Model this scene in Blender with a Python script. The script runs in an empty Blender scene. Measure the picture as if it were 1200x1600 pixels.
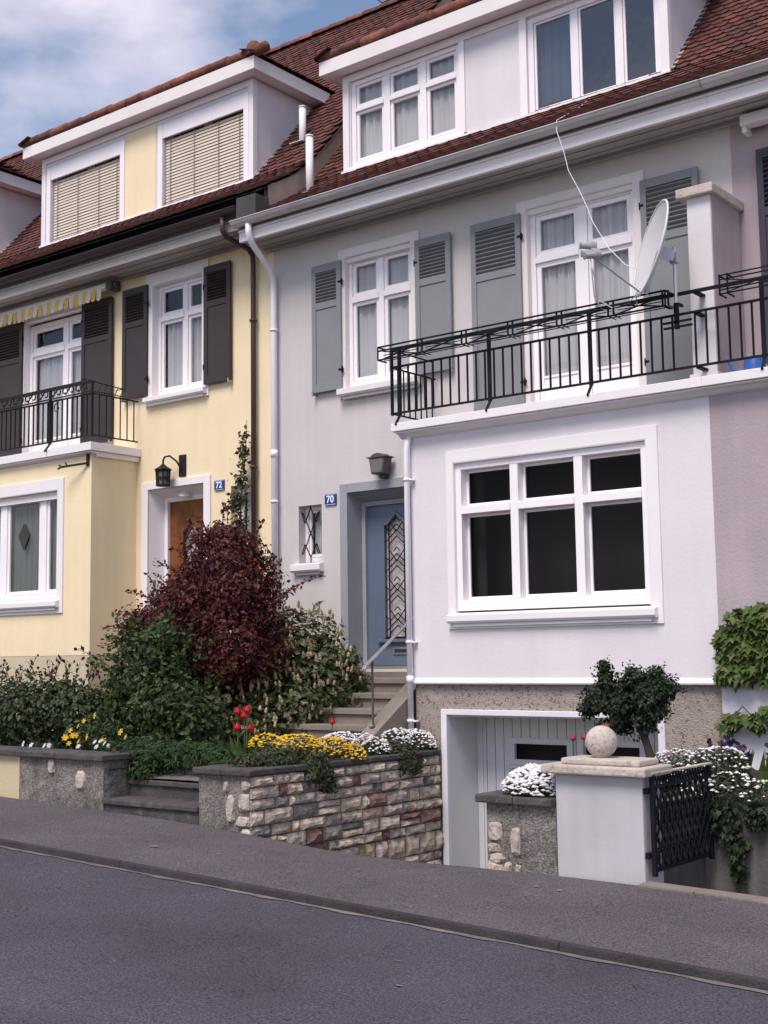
import bpy, bmesh, math, random
from mathutils import Vector, Matrix
import numpy as np
random.seed(7); rng = np.random.default_rng(7)
S = bpy.context.scene; COL = S.collection
R = math.radians

# ------------------------------------------------------------------ camera
F, YAW, PIT, ROL = 2023.0, 0.66347632, 0.109666431, 0.0140480488
fw = Vector((-math.sin(YAW)*math.cos(PIT), math.cos(YAW)*math.cos(PIT), math.sin(PIT)))
rt = Vector((math.cos(YAW), math.sin(YAW), 0)); dn = fw.cross(rt)
rt2 = rt*math.cos(ROL) + dn*math.sin(ROL); dn2 = -rt*math.sin(ROL) + dn*math.cos(ROL)
cd = bpy.data.cameras.new('camera'); cam = bpy.data.objects.new('camera', cd); COL.objects.link(cam)
cd.sensor_fit = 'VERTICAL'; cd.sensor_height = 36; cd.lens = F/1600*36
cd.clip_start = .1; cd.clip_end = 3000
M = Matrix((( rt2.x, -dn2.x, -fw.x), (rt2.y, -dn2.y, -fw.y), (rt2.z, -dn2.z, -fw.z))).to_4x4()
M.translation = (0, -12.5, 1.6); cam.matrix_world = M
S.camera = cam

# ------------------------------------------------------------------ sky, sun, exposure
SUN_EL, SUN_AZ = 57, 173          # azimuth: compass angle from +Y (clockwise) of the sun
w = bpy.data.worlds.new('World'); S.world = w; w.use_nodes = True
nt = w.node_tree; N = nt.nodes; Lk = nt.links
for n in list(N): N.remove(n)
out = N.new('ShaderNodeOutputWorld'); bg = N.new('ShaderNodeBackground'); bg.inputs[1].default_value = .145
sky = N.new('ShaderNodeTexSky'); sky.sky_type = 'NISHITA'; sky.sun_disc = False
sky.sun_elevation = R(SUN_EL); sky.sun_rotation = R(SUN_AZ); sky.air_density = 1.0; sky.dust_density = .6; sky.ozone_density = 1.5
tc = N.new('ShaderNodeTexCoord'); mp = N.new('ShaderNodeMapping'); mp.inputs['Scale'].default_value = (1, 1, 1.9)
mp.inputs['Location'].default_value = (.35, .2, .1)
nz = N.new('ShaderNodeTexNoise'); nz.inputs['Scale'].default_value = 2.6; nz.inputs['Detail'].default_value = 7; nz.inputs['Roughness'].default_value = .52
cr = N.new('ShaderNodeValToRGB'); cr.color_ramp.elements[0].position = .48; cr.color_ramp.elements[1].position = .82
mx = N.new('ShaderNodeMixRGB'); mx.inputs[2].default_value = (10.2, 9.7, 10.3, 1)
Lk.new(tc.outputs['Generated'], mp.inputs[0]); Lk.new(mp.outputs[0], nz.inputs[0]); Lk.new(nz.outputs[0], cr.inputs[0])
Lk.new(cr.outputs[0], mx.inputs[0]); Lk.new(sky.outputs[0], mx.inputs[1]); wb = N.new('ShaderNodeMixRGB'); wb.blend_type = 'MULTIPLY'; wb.inputs[0].default_value = 1; wb.inputs[2].default_value = (1.07, .965, .92, 1); Lk.new(mx.outputs[0], wb.inputs[1]); Lk.new(wb.outputs[0], bg.inputs[0]); Lk.new(bg.outputs[0], out.inputs[0])
sd = bpy.data.lights.new('sun', 'SUN'); sd.energy = 3.15; sd.angle = R(26); sd.color = (1, .90, .83)
so = bpy.data.objects.new('sun', sd); COL.objects.link(so)
az = R(SUN_AZ); el = R(SUN_EL)
sv = Vector((math.sin(az)*math.cos(el), math.cos(az)*math.cos(el), math.sin(el)))
so.rotation_euler = (-sv).to_track_quat('-Z', 'Y').to_euler(); so.location = (-20, -30, 30)
S.view_settings.view_transform = 'Standard'; S.view_settings.look = 'None'
S.view_settings.exposure = 0.24; S.view_settings.gamma = 1.0

# ------------------------------------------------------------------ materials
def lin(c):
    return tuple(((v/255)/12.92 if v/255 <= .04045 else ((v/255+.055)/1.055)**2.4) for v in c)
def mat(name, col, rough=.8, bump=0, bscale=50, var=.0, vscale=1.2, island=0, spec=.3, metal=0, trans=0, streak=0, stain=None, detail=6, speck=0, sscale=200):
    m = bpy.data.materials.new(name); m.use_nodes = True; t = m.node_tree; n = t.nodes; l = t.links
    b = n['Principled BSDF']; b.inputs['Roughness'].default_value = rough; b.inputs['Metallic'].default_value = metal
    b.inputs['Specular IOR Level'].default_value = spec
    c4 = (*col, 1); b.inputs['Base Color'].default_value = c4
    co = n.new('ShaderNodeTexCoord'); src = None
    def mul(fac_out, lo, hi):
        nonlocal src
        mr = n.new('ShaderNodeMapRange'); mr.inputs[3].default_value = lo; mr.inputs[4].default_value = hi
        l.new(fac_out, mr.inputs[0])
        mm = n.new('ShaderNodeMixRGB'); mm.blend_type = 'MULTIPLY'; mm.inputs[0].default_value = 1
        if src is None: mm.inputs[1].default_value = c4
        else: l.new(src, mm.inputs[1])
        l.new(mr.outputs[0], mm.inputs[2]); src = mm.outputs[0]
        return mr
    if stain:   # second colour in blotches
        z = n.new('ShaderNodeTexNoise'); z.inputs['Scale'].default_value = stain[1]; z.inputs['Detail'].default_value = 8; z.inputs['Roughness'].default_value = .65
        l.new(co.outputs['Object'], z.inputs[0]); rp = n.new('ShaderNodeValToRGB')
        rp.color_ramp.elements[0].position = stain[2]; rp.color_ramp.elements[1].position = stain[3]
        l.new(z.outputs[0], rp.inputs[0]); mm = n.new('ShaderNodeMixRGB'); mm.inputs[1].default_value = c4; mm.inputs[2].default_value = (*stain[0], 1)
        l.new(rp.outputs[0], mm.inputs[0]); src = mm.outputs[0]
    if var:
        z = n.new('ShaderNodeTexNoise'); z.inputs['Scale'].default_value = vscale; z.inputs['Detail'].default_value = 5
        l.new(co.outputs['Object'], z.inputs[0]); r = mul(z.outputs[0], 1-var, 1+var); r.inputs[1].default_value = .3; r.inputs[2].default_value = .7
    if streak:
        mpn = n.new('ShaderNodeMapping'); mpn.inputs['Scale'].default_value = (7, 7, .5); l.new(co.outputs['Object'], mpn.inputs[0])
        z = n.new('ShaderNodeTexNoise'); z.inputs['Scale'].default_value = 1; z.inputs['Detail'].default_value = 6
        l.new(mpn.outputs[0], z.inputs[0]); r = mul(z.outputs[0], 1-streak, 1+streak*.4); r.inputs[1].default_value = .35; r.inputs[2].default_value = .6
    if speck:
        z = n.new('ShaderNodeTexNoise'); z.inputs['Scale'].default_value = sscale; z.inputs['Detail'].default_value = 2
        l.new(co.outputs['Object'], z.inputs[0]); r = mul(z.outputs[0], 1-speck, 1+speck); r.inputs[1].default_value = .3; r.inputs[2].default_value = .7
    if island:
        g = n.new('ShaderNodeNewGeometry'); mul(g.outputs['Random Per Island'], 1-island, 1+island)
    if src is not None: l.new(src, b.inputs['Base Color'])
    if bump:
        z = n.new('ShaderNodeTexNoise'); z.inputs['Scale'].default_value = bscale; z.inputs['Detail'].default_value = detail; z.inputs['Roughness'].default_value = .6
        l.new(co.outputs['Object'], z.inputs[0]); bp = n.new('ShaderNodeBump'); bp.inputs['Strength'].default_value = bump; bp.inputs['Distance'].default_value = .02
        l.new(z.outputs[0], bp.inputs['Height']); l.new(bp.outputs[0], b.inputs['Normal'])
    if trans:
        o = n['Material Output']; td = n.new('ShaderNodeBsdfTranslucent'); ms = n.new('ShaderNodeMixShader'); ms.inputs[0].default_value = trans
        if src is not None: l.new(src, td.inputs[0])
        else: td.inputs[0].default_value = c4
        l.new(b.outputs[0], ms.inputs[1]); l.new(td.outputs[0], ms.inputs[2]); l.new(ms.outputs[0], o.inputs[0])
    return m
def palette(name, cols, rough=.85, bump=.4, bscale=25, trans=0, soft=.15):
    """each loose piece of a mesh takes one of the colours"""
    m = mat(name, cols[0], rough, bump, bscale); t = m.node_tree; n = t.nodes; l = t.links; b = n['Principled BSDF']
    g = n.new('ShaderNodeNewGeometry'); rp = n.new('ShaderNodeValToRGB'); rp.color_ramp.interpolation = 'CONSTANT'
    e = rp.color_ramp.elements; e[0].color = (*cols[0], 1); e[1].color = (*cols[1], 1); e[1].position = 1/len(cols)
    for i in range(2, len(cols)):
        x = e.new(i/len(cols)); x.color = (*cols[i], 1)
    l.new(g.outputs['Random Per Island'], rp.inputs[0])
    z = n.new('ShaderNodeTexNoise'); z.inputs['Scale'].default_value = 14; z.inputs['Detail'].default_value = 6
    co = n.new('ShaderNodeTexCoord'); l.new(co.outputs['Object'], z.inputs[0])
    mr = n.new('ShaderNodeMapRange'); mr.inputs[1].default_value = .3; mr.inputs[2].default_value = .7; mr.inputs[3].default_value = 1-soft*1.6; mr.inputs[4].default_value = 1+soft
    l.new(z.outputs[0], mr.inputs[0]); mm = n.new('ShaderNodeMixRGB'); mm.blend_type = 'MULTIPLY'; mm.inputs[0].default_value = 1
    l.new(rp.outputs[0], mm.inputs[1]); l.new(mr.outputs[0], mm.inputs[2]); l.new(mm.outputs[0], b.inputs['Base Color'])
    if trans:
        o = n['Material Output']; td = n.new('ShaderNodeBsdfTranslucent'); ms = n.new('ShaderNodeMixShader'); ms.inputs[0].default_value = trans
        l.new(mm.outputs[0], td.inputs[0]); l.new(b.outputs[0], ms.inputs[1]); l.new(td.outputs[0], ms.inputs[2]); l.new(ms.outputs[0], o.inputs[0])
    return m
def glass(name, tint=(.75, .78, .8), refl=1.0, ior=1.52):
    m = bpy.data.materials.new(name); m.use_nodes = True; t = m.node_tree; n = t.nodes; l = t.links
    n.remove(n['Principled BSDF']); o = n['Material Output']
    tr = n.new('ShaderNodeBsdfTransparent'); tr.inputs[0].default_value = (*tint, 1)
    gl = n.new('ShaderNodeBsdfGlossy'); gl.inputs['Roughness'].default_value = .015; gl.inputs[0].default_value = (refl, refl, refl, 1)
    fr = n.new('ShaderNodeFresnel'); ge = n.new('ShaderNodeNewGeometry'); ir = n.new('ShaderNodeMapRange'); ir.inputs[3].default_value = ior; ir.inputs[4].default_value = 1/ior; l.new(ge.outputs['Backfacing'], ir.inputs[0]); l.new(ir.outputs[0], fr.inputs[0])
    co = n.new('ShaderNodeTexCoord'); z = n.new('ShaderNodeTexNoise'); z.inputs['Scale'].default_value = 2.2
    l.new(co.outputs['Object'], z.inputs[0]); bp = n.new('ShaderNodeBump'); bp.inputs['Strength'].default_value = .06; bp.inputs['Distance'].default_value = .05
    l.new(z.outputs[0], bp.inputs['Height']); l.new(bp.outputs[0], gl.inputs['Normal'])
    ms = n.new('ShaderNodeMixShader'); l.new(fr.outputs[0], ms.inputs[0]); l.new(tr.outputs[0], ms.inputs[1]); l.new(gl.outputs[0], ms.inputs[2]); l.new(ms.outputs[0], o.inputs[0])
    return m

MT = dict(
 wall70=mat('shaded_grey_plaster', (.57, .535, .53), .9, .14, 28, .05, .9, streak=.025),  # warm grey plaster, with some eaves shade put into its colour
 bay70=mat('pale_plaster', (.69, .655, .685), .9, .12, 28, .04, 1.1, streak=.02),
 wall72=mat('yellow_plaster', (.82, .69, .46), .9, .14, 28, .05, .9, streak=.025),
 wall68=mat('mauve_plaster', (.40, .335, .36), .95, .3, 45, .08, 1.5, streak=.04),
 trim=mat('white_trim', (.80, .76, .78), .55, .05, 60, .03, 2),
 frame=mat('white_window_paint', (.86, .82, .85), .35, .03, 60, .02, 3),
 cream=mat('cream_trim', (.74, .69, .69), .6, .06, 60, .04, 2),
 plinth=mat('tan_roughcast', (.355, .305, .27), .95, .9, 55, .12, 3, stain=((.17, .135, .11), 30, .555, .60)),
 plinth72=mat('beige_plaster', (.55, .47, .34), .9, .3, 60, .07, 1.5),
 white68=mat('white_painted_plinth', (.66, .65, .70), .9, .3, 60, .07, 1.5, streak=.06),
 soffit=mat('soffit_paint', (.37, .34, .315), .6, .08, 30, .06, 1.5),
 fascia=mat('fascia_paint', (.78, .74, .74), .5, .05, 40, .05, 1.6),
 gutter=mat('zinc_gutter', (.50, .47, .47), .45, .05, 30, .12, 3, metal=.25),
 gutter72=mat('copper_brown_gutter', (.045, .03, .03), .5, .1, 30, .2, 3),
 tile=palette('clay_tiles', [(.120, .044, .036), (.138, .052, .041), (.105, .040, .034), (.090, .038, .034), (.152, .060, .046), (.115, .043, .036), (.080, .036, .033), (.128, .047, .038)], .9, .4, 40, soft=.3),
 tile2=palette('mossy_clay_tiles', [(.12, .048, .036), (.085, .04, .034), (.06, .034, .03), (.15, .058, .04), (.05, .03, .028), (.11, .044, .034)], .9, .6, 40, soft=.35),
 ridge=palette('ridge_clay', [(.22, .075, .05), (.17, .06, .045), (.26, .10, .065), (.14, .055, .045)], .8, .4, 30, soft=.25),
 shut70=mat('grey_shutter_paint', (.225, .235, .25), .5, .08, 50, .05, 3),
 shut68=mat('dark_slate_shutter_paint', (.050, .047, .070), .5, .08, 50, .08, 3),
 shut72=mat('dark_brown_shutter_paint', (.045, .033, .035), .5, .08, 50, .08, 3),
 iron=mat('black_wrought_iron', (.008, .009, .016), .65, spec=.15, bump=.1, bscale=80, var=.2, vscale=6)
,
 iron72=mat('brown_black_iron', (.014, .010, .012), .65, .1, 80, .2, 6),
 door70=mat('blue_grey_door_paint', (.115, .15, .215), .4, .05, 40, .04, 3),
 sur70=mat('grey_blue_surround', (.30, .315, .35), .7, .15, 60, .05, 2),
 door72=mat('varnished_wood', (.20, .068, .020), .35, .1, 12, .25, 6),
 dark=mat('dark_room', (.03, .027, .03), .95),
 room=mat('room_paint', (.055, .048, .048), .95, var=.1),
 greyblind=mat('grey_roller_blind', (.36, .36, .40), .9),
 darkcurtain=mat('grey_green_curtain', (.12, .14, .145), .9, trans=.15),
 curtain=mat('net_curtain', (.60, .575, .59), .9, .1, 120, .05, 3, trans=.15),
 blind=mat('beige_blind_slat', (.62, .545, .46), .5, .05, 30, .04, 4),
 blindcord=mat('blind_cord', (.20, .17, .15), .8),
 garage=mat('garage_door_paint', (.64, .64, .65), .55, .08, 30, .05, 2),
 garframe=mat('garage_trim', (.70, .70, .74), .6, .08, 40, .05, 2),
 concrete=mat('step_concrete', (.22, .185, .16), .95, .5, 60, .15, 2.5, speck=.18),
 dstone=mat('weathered_coping_stone', (.072, .064, .068), .95, .6, 40, .25, 5, stain=((.125, .113, .112), 9, .52, .7), speck=.15),
 roughcast=mat('grey_roughcast', (.24, .215, .20), .97, 1.0, 70, .18, 3, stain=((.12, .105, .10), 2.6, .46, .68), speck=.5, sscale=60, streak=.2),
 stones=palette('rubble_stone', [(.62, .51, .40), (.54, .45, .36), (.66, .56, .45), (.58, .47, .35), (.24, .13, .11), (.64, .54, .43), (.49, .41, .34), (.24, .225, .21), (.56, .43, .28), (.60, .52, .44), (.52, .44, .37), (.30, .18, .15), (.32, .30, .275), (.64, .53, .41)], .9, 1.0, 22, soft=.28),
 mortar=mat('dark_mortar', (.14, .122, .105), .97, .6, 50, .2, 6),
 whitestone=mat('whitish_stone', (.46, .40, .35), .95, 1.0, 30, .25, 9, stain=((.28, .23, .19), 14, .5, .7)),
 pillar=mat('pillar_paint', (.47, .455, .485), .8, .08, 60, .06, 2.5, streak=.04),
 capstone=mat('weathered_limestone', (.50, .44, .39), .95, .6, 40, .14, 6, stain=((.30, .26, .22), 16, .55, .7), speck=.12),
 ball=mat('lichen_stone_ball', (.52, .46, .42), .95, .7, 35, .12, 8, stain=((.26, .22, .19), 42, .54, .66)),
 retain=mat('retaining_wall_render', (.12, .11, .11), .95, .4, 40, .2, 2, streak=.25),  # dark base colour with uneven tone and vertical streaks
 yellowwall=mat('pale_yellow_render', (.55, .47, .30), .95, .3, 50, .06, 2),
 road=mat('asphalt', (.075, .067, .087), .92, .7, 90, .16, .8, speck=.6, sscale=75, stain=((.064, .057, .074), .9, .45, .65)),
 pave=mat('pavement_asphalt', (.108, .091, .102), .94, .7, 80, .12, 1.1, speck=.6, sscale=70, stain=((.088, .074, .085), 1.4, .5, .7)),
 kerb=mat('dark_kerb_stone', (.045, .040, .045), .9, .7, 60, .25, 3, speck=.3),
 joint=mat('gutter_joint', (.17, .145, .135), .95, .5, 60, .3, 5),
 soil=mat('garden_soil', (.035, .026, .02), 1, 1, 30, .3, 5),
 ground=mat('ground_cover', (.045, .042, .045), 1, .5, 3, .2, .2),
 path=mat('path_slabs', (.16, .145, .14), .95, .5, 50, .2, 3, speck=.2),
 galv=mat('galvanised_steel', (.38, .38, .41), .35, .1, 60, .1, 6, metal=.6),
 white=mat('white_plastic', (.78, .77, .80), .4, .02, 30, .02, 3),
 whitepipe=mat('white_pipe_paint', (.80, .78, .84), .4, .04, 20, .04, 3),
 brownpipe=mat('brown_pipe', (.075, .038, .040), .45, .08, 20, .12, 3),
 dish=mat('dish_enamel', (.60, .60, .62), .4, .03, 20, .03, 3),
 steel=mat('bright_steel', (.5, .5, .52), .3, 0, metal=.8),
 lnb=mat('grey_plastic', (.30, .30, .32), .5),
 blue=mat('blue_enamel', (.012, .045, .26), .35),
 bluepl=mat('blue_plastic', (.05, .15, .50), .4),
 awn_y=mat('yellow_awning_cloth', (.80, .56, .17), .9, trans=.2),
 awn_w=mat('white_awning_cloth', (.82, .76, .66), .9, trans=.2),
 lampglass=mat('frosted_lamp_glass', (.22, .20, .19), .4, .1, 20, .1, 4, trans=.3),
 lampmetal=mat('grey_cast_iron', (.085, .08, .08), .5, .1, 40, .15, 6),
 bark=mat('bark', (.055, .038, .030), .95, .8, 30, .25, 6),
 stem=mat('green_stem', (.06, .11, .03), .7),
 antenna=mat('antenna_metal', (.06, .06, .07), .4, metal=.5),
 leadbox=mat('lead_flashing', (.06, .058, .06), .6, .3, 20, .2, 5),
 verge=mat('verge_render', (.34, .28, .24), .9, .4, 40, .15, 3),
 pane=glass('window_glass', (.9, .92, .93)), pane_dimmed=glass('dimmed_window_glass', (.27, .255, .27), .15), pane_blue=glass('dormer_glass', (.4, .45, .5), 1.0, 2.1),  # middle glass: dark reflections and dim rooms painted by tint and weak gloss
 leadglass=glass('leaded_glass', (.78, .74, .72), 1.0),
 paleglass=mat('pale_glass_backing', (.52, .47, .46), .5, .1, 15, .08, 6),  # plain pale opaque colour for the door panes
)
def leafmat(name, cols, trans=.25, rough=.55): return palette(name, cols, rough, 0, 20, trans, .05)
MT.update(
 l_red=leafmat('dark_red_leaves', [(.095, .020, .018), (.065, .015, .016), (.125, .028, .020), (.045, .013, .015), (.155, .042, .024), (.078, .018, .020)], .25),
 l_hedge=leafmat('dark_green_leaves', [(.038, .064, .026), (.028, .048, .022), (.055, .084, .032), (.022, .036, .018), (.075, .092, .036)]),
 l_shoot=leafmat('reddish_shoots', [(.10, .045, .03), (.075, .03, .025), (.05, .05, .02)]),
 l_green=leafmat('mid_green_leaves', [(.042, .078, .023), (.030, .058, .020), (.060, .100, .028), (.023, .044, .017), (.078, .12, .036)]),
 l_laurel=leafmat('laurel_leaves', [(.055, .080, .026), (.036, .058, .020), (.085, .108, .036), (.028, .045, .018), (.115, .13, .05), (.14, .135, .065)], .25, .4),
 l_spike=palette('cream_flower_spikes', [(.50, .42, .26), (.42, .34, .20), (.56, .49, .34), (.36, .26, .15)], .9, 0, 20, .2, .1),
 l_yew=leafmat('yew_foliage', [(.016, .032, .014), (.012, .024, .012), (.024, .044, .018), (.034, .050, .018)], .15),
 l_ivy=leafmat('bright_creeper_leaves', [(.080, .135, .028), (.055, .10, .022), (.11, .165, .038), (.042, .078, .020), (.14, .17, .05)], .3),
 l_vine=leafmat('vine_leaves', [(.05, .075, .03), (.035, .055, .025), (.075, .10, .035), (.09, .045, .03)]),
 l_cush=leafmat('cushion_leaves', [(.050, .075, .030), (.038, .058, .026), (.065, .09, .038), (.075, .075, .04)]),
 l_dark=leafmat('hanging_ivy_leaves', [(.018, .035, .014), (.013, .026, .012), (.028, .048, .018)]),
 l_grass=leafmat('low_green', [(.028, .062, .018), (.020, .046, .015), (.040, .080, .022)]),
 f_white=palette('white_petals', [(.80, .78, .80), (.72, .70, .74), (.84, .82, .80)], .8, 0, 20, .2, .05),
 f_yellow=palette('yellow_petals', [(.72, .46, .025), (.62, .38, .02), (.78, .55, .06)], .8, 0, 20, .2, .05),
 f_red=palette('red_petals', [(.48, .018, .022), (.40, .014, .02), (.55, .03, .03)], .5, 0, 20, .2, .05),
 f_pink=palette('pink_petals', [(.52, .15, .18), (.40, .07, .10)], .6, 0, 20, .2, .05),
 f_purple=palette('dark_purple_petals', [(.05, .02, .06), (.035, .018, .05), (.08, .04, .09)], .7, 0, 20, .1, .05),
)

# ------------------------------------------------------------------ mesh helpers
class MB:
    def __init__(s): s.v = []; s.f = []; s.mi = []; s.cur = 0
    def add(s, vs, fs):
        o = len(s.v); s.v += [tuple(v) for v in vs]; s.f += [tuple(i+o for i in f) for f in fs]; s.mi += [s.cur]*len(fs); return s
    def box(s, x0, x1, y0, y1, z0, z1):
        if x0 > x1: x0, x1 = x1, x0
        if y0 > y1: y0, y1 = y1, y0
        if z0 > z1: z0, z1 = z1, z0
        return s.add([(x0,y0,z0),(x1,y0,z0),(x1,y1,z0),(x0,y1,z0),(x0,y0,z1),(x1,y0,z1),(x1,y1,z1),(x0,y1,z1)],
                     [(0,3,2,1),(4,5,6,7),(0,1,5,4),(1,2,6,5),(2,3,7,6),(3,0,4,7)])
    def quad(s, a, b, c, d): return s.add([a,b,c,d], [(0,1,2,3)])
    def bar(s, a, b, w, h=None, up=(0,0,1)):
        """rectangular bar from a to b"""
        h = h or w; a = Vector(a); b = Vector(b); d = (b-a).normalized(); u = Vector(up)
        if abs(d.dot(u)) > .95: u = Vector((0,1,0))
        x = d.cross(u).normalized(); y = x.cross(d)
        vs = [p + x*sx*w/2 + y*sy*h/2 for p in (a,b) for sx,sy in ((-1,-1),(1,-1),(1,1),(-1,1))]
        return s.add(vs, [(0,3,2,1),(4,5,6,7),(0,1,5,4),(1,2,6,5),(2,3,7,6),(3,0,4,7)])
    def tube(s, pts, r, n=10, cap=True):
        pts = [Vector(p) for p in pts]; rs = r if isinstance(r, (list,tuple)) else [r]*len(pts); vs = []; fs = []
        px = None
        for i, p in enumerate(pts):
            d = ((pts[i+1]-p) if i == 0 else (p-pts[i-1]) if i == len(pts)-1 else ((pts[i+1]-p).normalized()+(p-pts[i-1]).normalized())).normalized()
            if px is None:
                u = Vector((0,0,1)) if abs(d.z) < .9 else Vector((1,0,0)); px = d.cross(u).normalized()
            px = (px - d*px.dot(d)).normalized(); py = d.cross(px)
            vs += [p + (px*math.cos(2*math.pi*k/n)+py*math.sin(2*math.pi*k/n))*rs[i] for k in range(n)]
        for i in range(len(pts)-1):
            for k in range(n): fs.append((i*n+k, i*n+(k+1)%n, (i+1)*n+(k+1)%n, (i+1)*n+k))
        if cap: fs.append(tuple(range(n-1,-1,-1))); fs.append(tuple((len(pts)-1)*n+k for k in range(n)))
        return s.add(vs, fs)
    def lathe(s, prof, c, n=24, axis=None):
        """profile of (radius, height) turned about an axis through c"""
        ax = Vector(axis or (0,0,1)).normalized(); u = Vector((0,0,1)) if abs(ax.z) < .9 else Vector((1,0,0)); x = ax.cross(u).normalized(); y = ax.cross(x); c = Vector(c)
        vs = [c + ax*h + (x*math.cos(2*math.pi*k/n)+y*math.sin(2*math.pi*k/n))*r for r,h in prof for k in range(n)]
        fs = [(i*n+k, i*n+(k+1)%n, (i+1)*n+(k+1)%n, (i+1)*n+k) for i in range(len(prof)-1) for k in range(n)]
        return s.add(vs, fs)
    def extr(s, prof, x0, x1):
        """profile [(y,z)] closed, run along x"""
        n = len(prof); vs = [(x0,y,z) for y,z in prof]+[(x1,y,z) for y,z in prof]
        return s.add(vs, [(k,(k+1)%n,n+(k+1)%n,n+k) for k in range(n)]+[tuple(range(n-1,-1,-1)), tuple(range(n,2*n))])
    def extry(s, prof, y0, y1):
        n = len(prof); vs = [(x,y0,z) for x,z in prof]+[(x,y1,z) for x,z in prof]
        return s.add(vs, [(k,(k+1)%n,n+(k+1)%n,n+k) for k in range(n)]+[tuple(range(n-1,-1,-1)), tuple(range(n,2*n))])
    def wall(s, Y, x0, x1, z0, z1, holes=(), dep=.2):
        """front face at Y with rectangular openings (x0,x1,z0,z1[,depth]) and their reveals"""
        xs = sorted({x0,x1,*[h[0] for h in holes],*[h[1] for h in holes]}); zs = sorted({z0,z1,*[h[2] for h in holes],*[h[3] for h in holes]})
        for i in range(len(xs)-1):
            for j in range(len(zs)-1):
                cx = (xs[i]+xs[i+1])/2; cz = (zs[j]+zs[j+1])/2
                if xs[i] < x0 or xs[i+1] > x1 or zs[j] < z0 or zs[j+1] > z1: continue
                if any(h[0] < cx < h[1] and h[2] < cz < h[3] for h in holes): continue
                s.quad((xs[i],Y,zs[j]),(xs[i+1],Y,zs[j]),(xs[i+1],Y,zs[j+1]),(xs[i],Y,zs[j+1]))
        for h in holes:
            a,b,c,d = h[:4]; y = Y + (h[4] if len(h) > 4 else dep); p = max(c, z0); q = min(d, z1)
            s.quad((a,Y,p),(a,Y,q),(a,y,q),(a,y,p)); s.quad((b,Y,p),(b,y,p),(b,y,q),(b,Y,q))
            if d <= z1: s.quad((a,Y,d),(b,Y,d),(b,y,d),(a,y,d))
            if c >= z0: s.quad((a,Y,c),(a,y,c),(b,y,c),(b,Y,c))
        return s
    def build(s, name, material, parent=None, bevel=0, smooth=False):
        me = bpy.data.meshes.new(name); L = Vector((0,0,0))
        p = parent
        while p is not None: L = L + Vector(p.location); p = p.parent
        vs = np.array(s.v, dtype=float).reshape(-1,3) - np.array(L)
        me.from_pydata(vs.tolist(), [], s.f)
        ms = material if isinstance(material, (list,tuple)) else [material]
        for m in ms: me.materials.append(MT[m] if isinstance(m, str) else m)
        if len(ms) > 1: me.polygons.foreach_set('material_index', s.mi)
        if smooth: me.polygons.foreach_set('use_smooth', [True]*len(me.polygons))
        me.update()
        o = bpy.data.objects.new(name, me); COL.objects.link(o)
        if parent is not None: o.parent = parent
        if bevel:
            b = o.modifiers.new('bevel', 'BEVEL'); b.width = bevel; b.segments = 2; b.limit_method = 'ANGLE'; b.angle_limit = R(40)
        return o
def tag(o, label=None, cat=None, group=None, kind=None):
    if label: o['label'] = label
    if cat: o['category'] = cat
    if group: o['group'] = group
    if kind: o['kind'] = kind
    return o
def thing(name, label, cat, loc=(0,0,0), group=None):
    o = bpy.data.objects.new(name, None); o.empty_display_size = .2; COL.objects.link(o); o.location = loc
    return tag(o, label, cat, group)
def lay(s, *b): s.box(*b); return s

# ------------------------------------------------------------------ ground
def clampx(x): return max(-45, min(45, x))
def pz(x): return -.196 - .0273*clampx(x)             # street falls to the right
def ky(x): return -5.70 - .026*(clampx(x)+6)          # kerb line
def sheet(name, ys, zf, m, xs, thick=None):
    b = MB(); n = len(xs)
    for x in xs:
        for k, y in enumerate(ys): yy = y(x) if callable(y) else y; b.v.append((x, yy, zf(x, k)))
    q = len(ys)
    for i in range(n-1):
        for k in range(q-1): b.f.append((i*q+k, (i+1)*q+k, (i+1)*q+k+1, i*q+k+1)); b.mi.append(0)
    return tag(b.build(name, m), kind='structure')
XS = [-900,-300,-120,-60,-45,-30] + [x*.5-24 for x in range(0,60)] + [6,10,20,45,60,120,300,900]
sheet('ground', [-900,-12,12,900], lambda x,k: pz(x)-1.35, 'ground', XS)
sheet('road', [-17, lambda x: ky(x)-.06], lambda x,k: pz(x)-.048+(-.02 if k == 0 else 0), 'road', XS)
# the pavement dips a little where the driveway crosses
def pvz(x, k):
    z = pz(x)
    if k == 0: return z
    d = math.exp(-((x+7.0)/1.5)**2)
    return z - (.02 if k == 1 else .075)*d + (.0 if x > -9 else .0)
sheet('pavement', [lambda x: ky(x)+.035, -4.6, -3.86], pvz, 'pave', XS)
kb = MB()
xk = -24.0
while xk < 6:
    x2 = xk + 1.995
    j = random.uniform(-.002,.002)
    a = [(xk,ky(xk)-.03+j,pz(xk)-.19),(x2,ky(x2)-.03+j,pz(x2)-.19),(x2,ky(x2)+.04,pz(x2)-.19),(xk,ky(xk)+.04,pz(xk)-.19),
         (xk,ky(xk)-.005+j,pz(xk)+.004+j),(x2,ky(x2)-.005+j,pz(x2)+.004+j),(x2,ky(x2)+.04,pz(x2)+.004),(xk,ky(xk)+.04,pz(xk)+.004)]
    kb.add(a, [(0,3,2,1),(4,5,6,7),(0,1,5,4),(1,2,6,5),(2,3,7,6),(3,0,4,7)]); xk += 1.998
tag(kb.build('kerb', 'kerb', bevel=.010), kind='structure')
sheet('kerb_joint', [lambda x: ky(x)-.075+.012*math.sin(x*7)+.01*math.sin(x*17), lambda x: ky(x)-.03], lambda x,k: pz(x)-.042, 'joint', [x*.1-24 for x in range(300)])
dr = MB(); dxs = [-8.42+i*.19 for i in range(15)]
dy = [-3.86,-3.5,-2.4,-1.2,-.15]; dz = [0,-.15,-.48,-.78,-.86]
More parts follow.
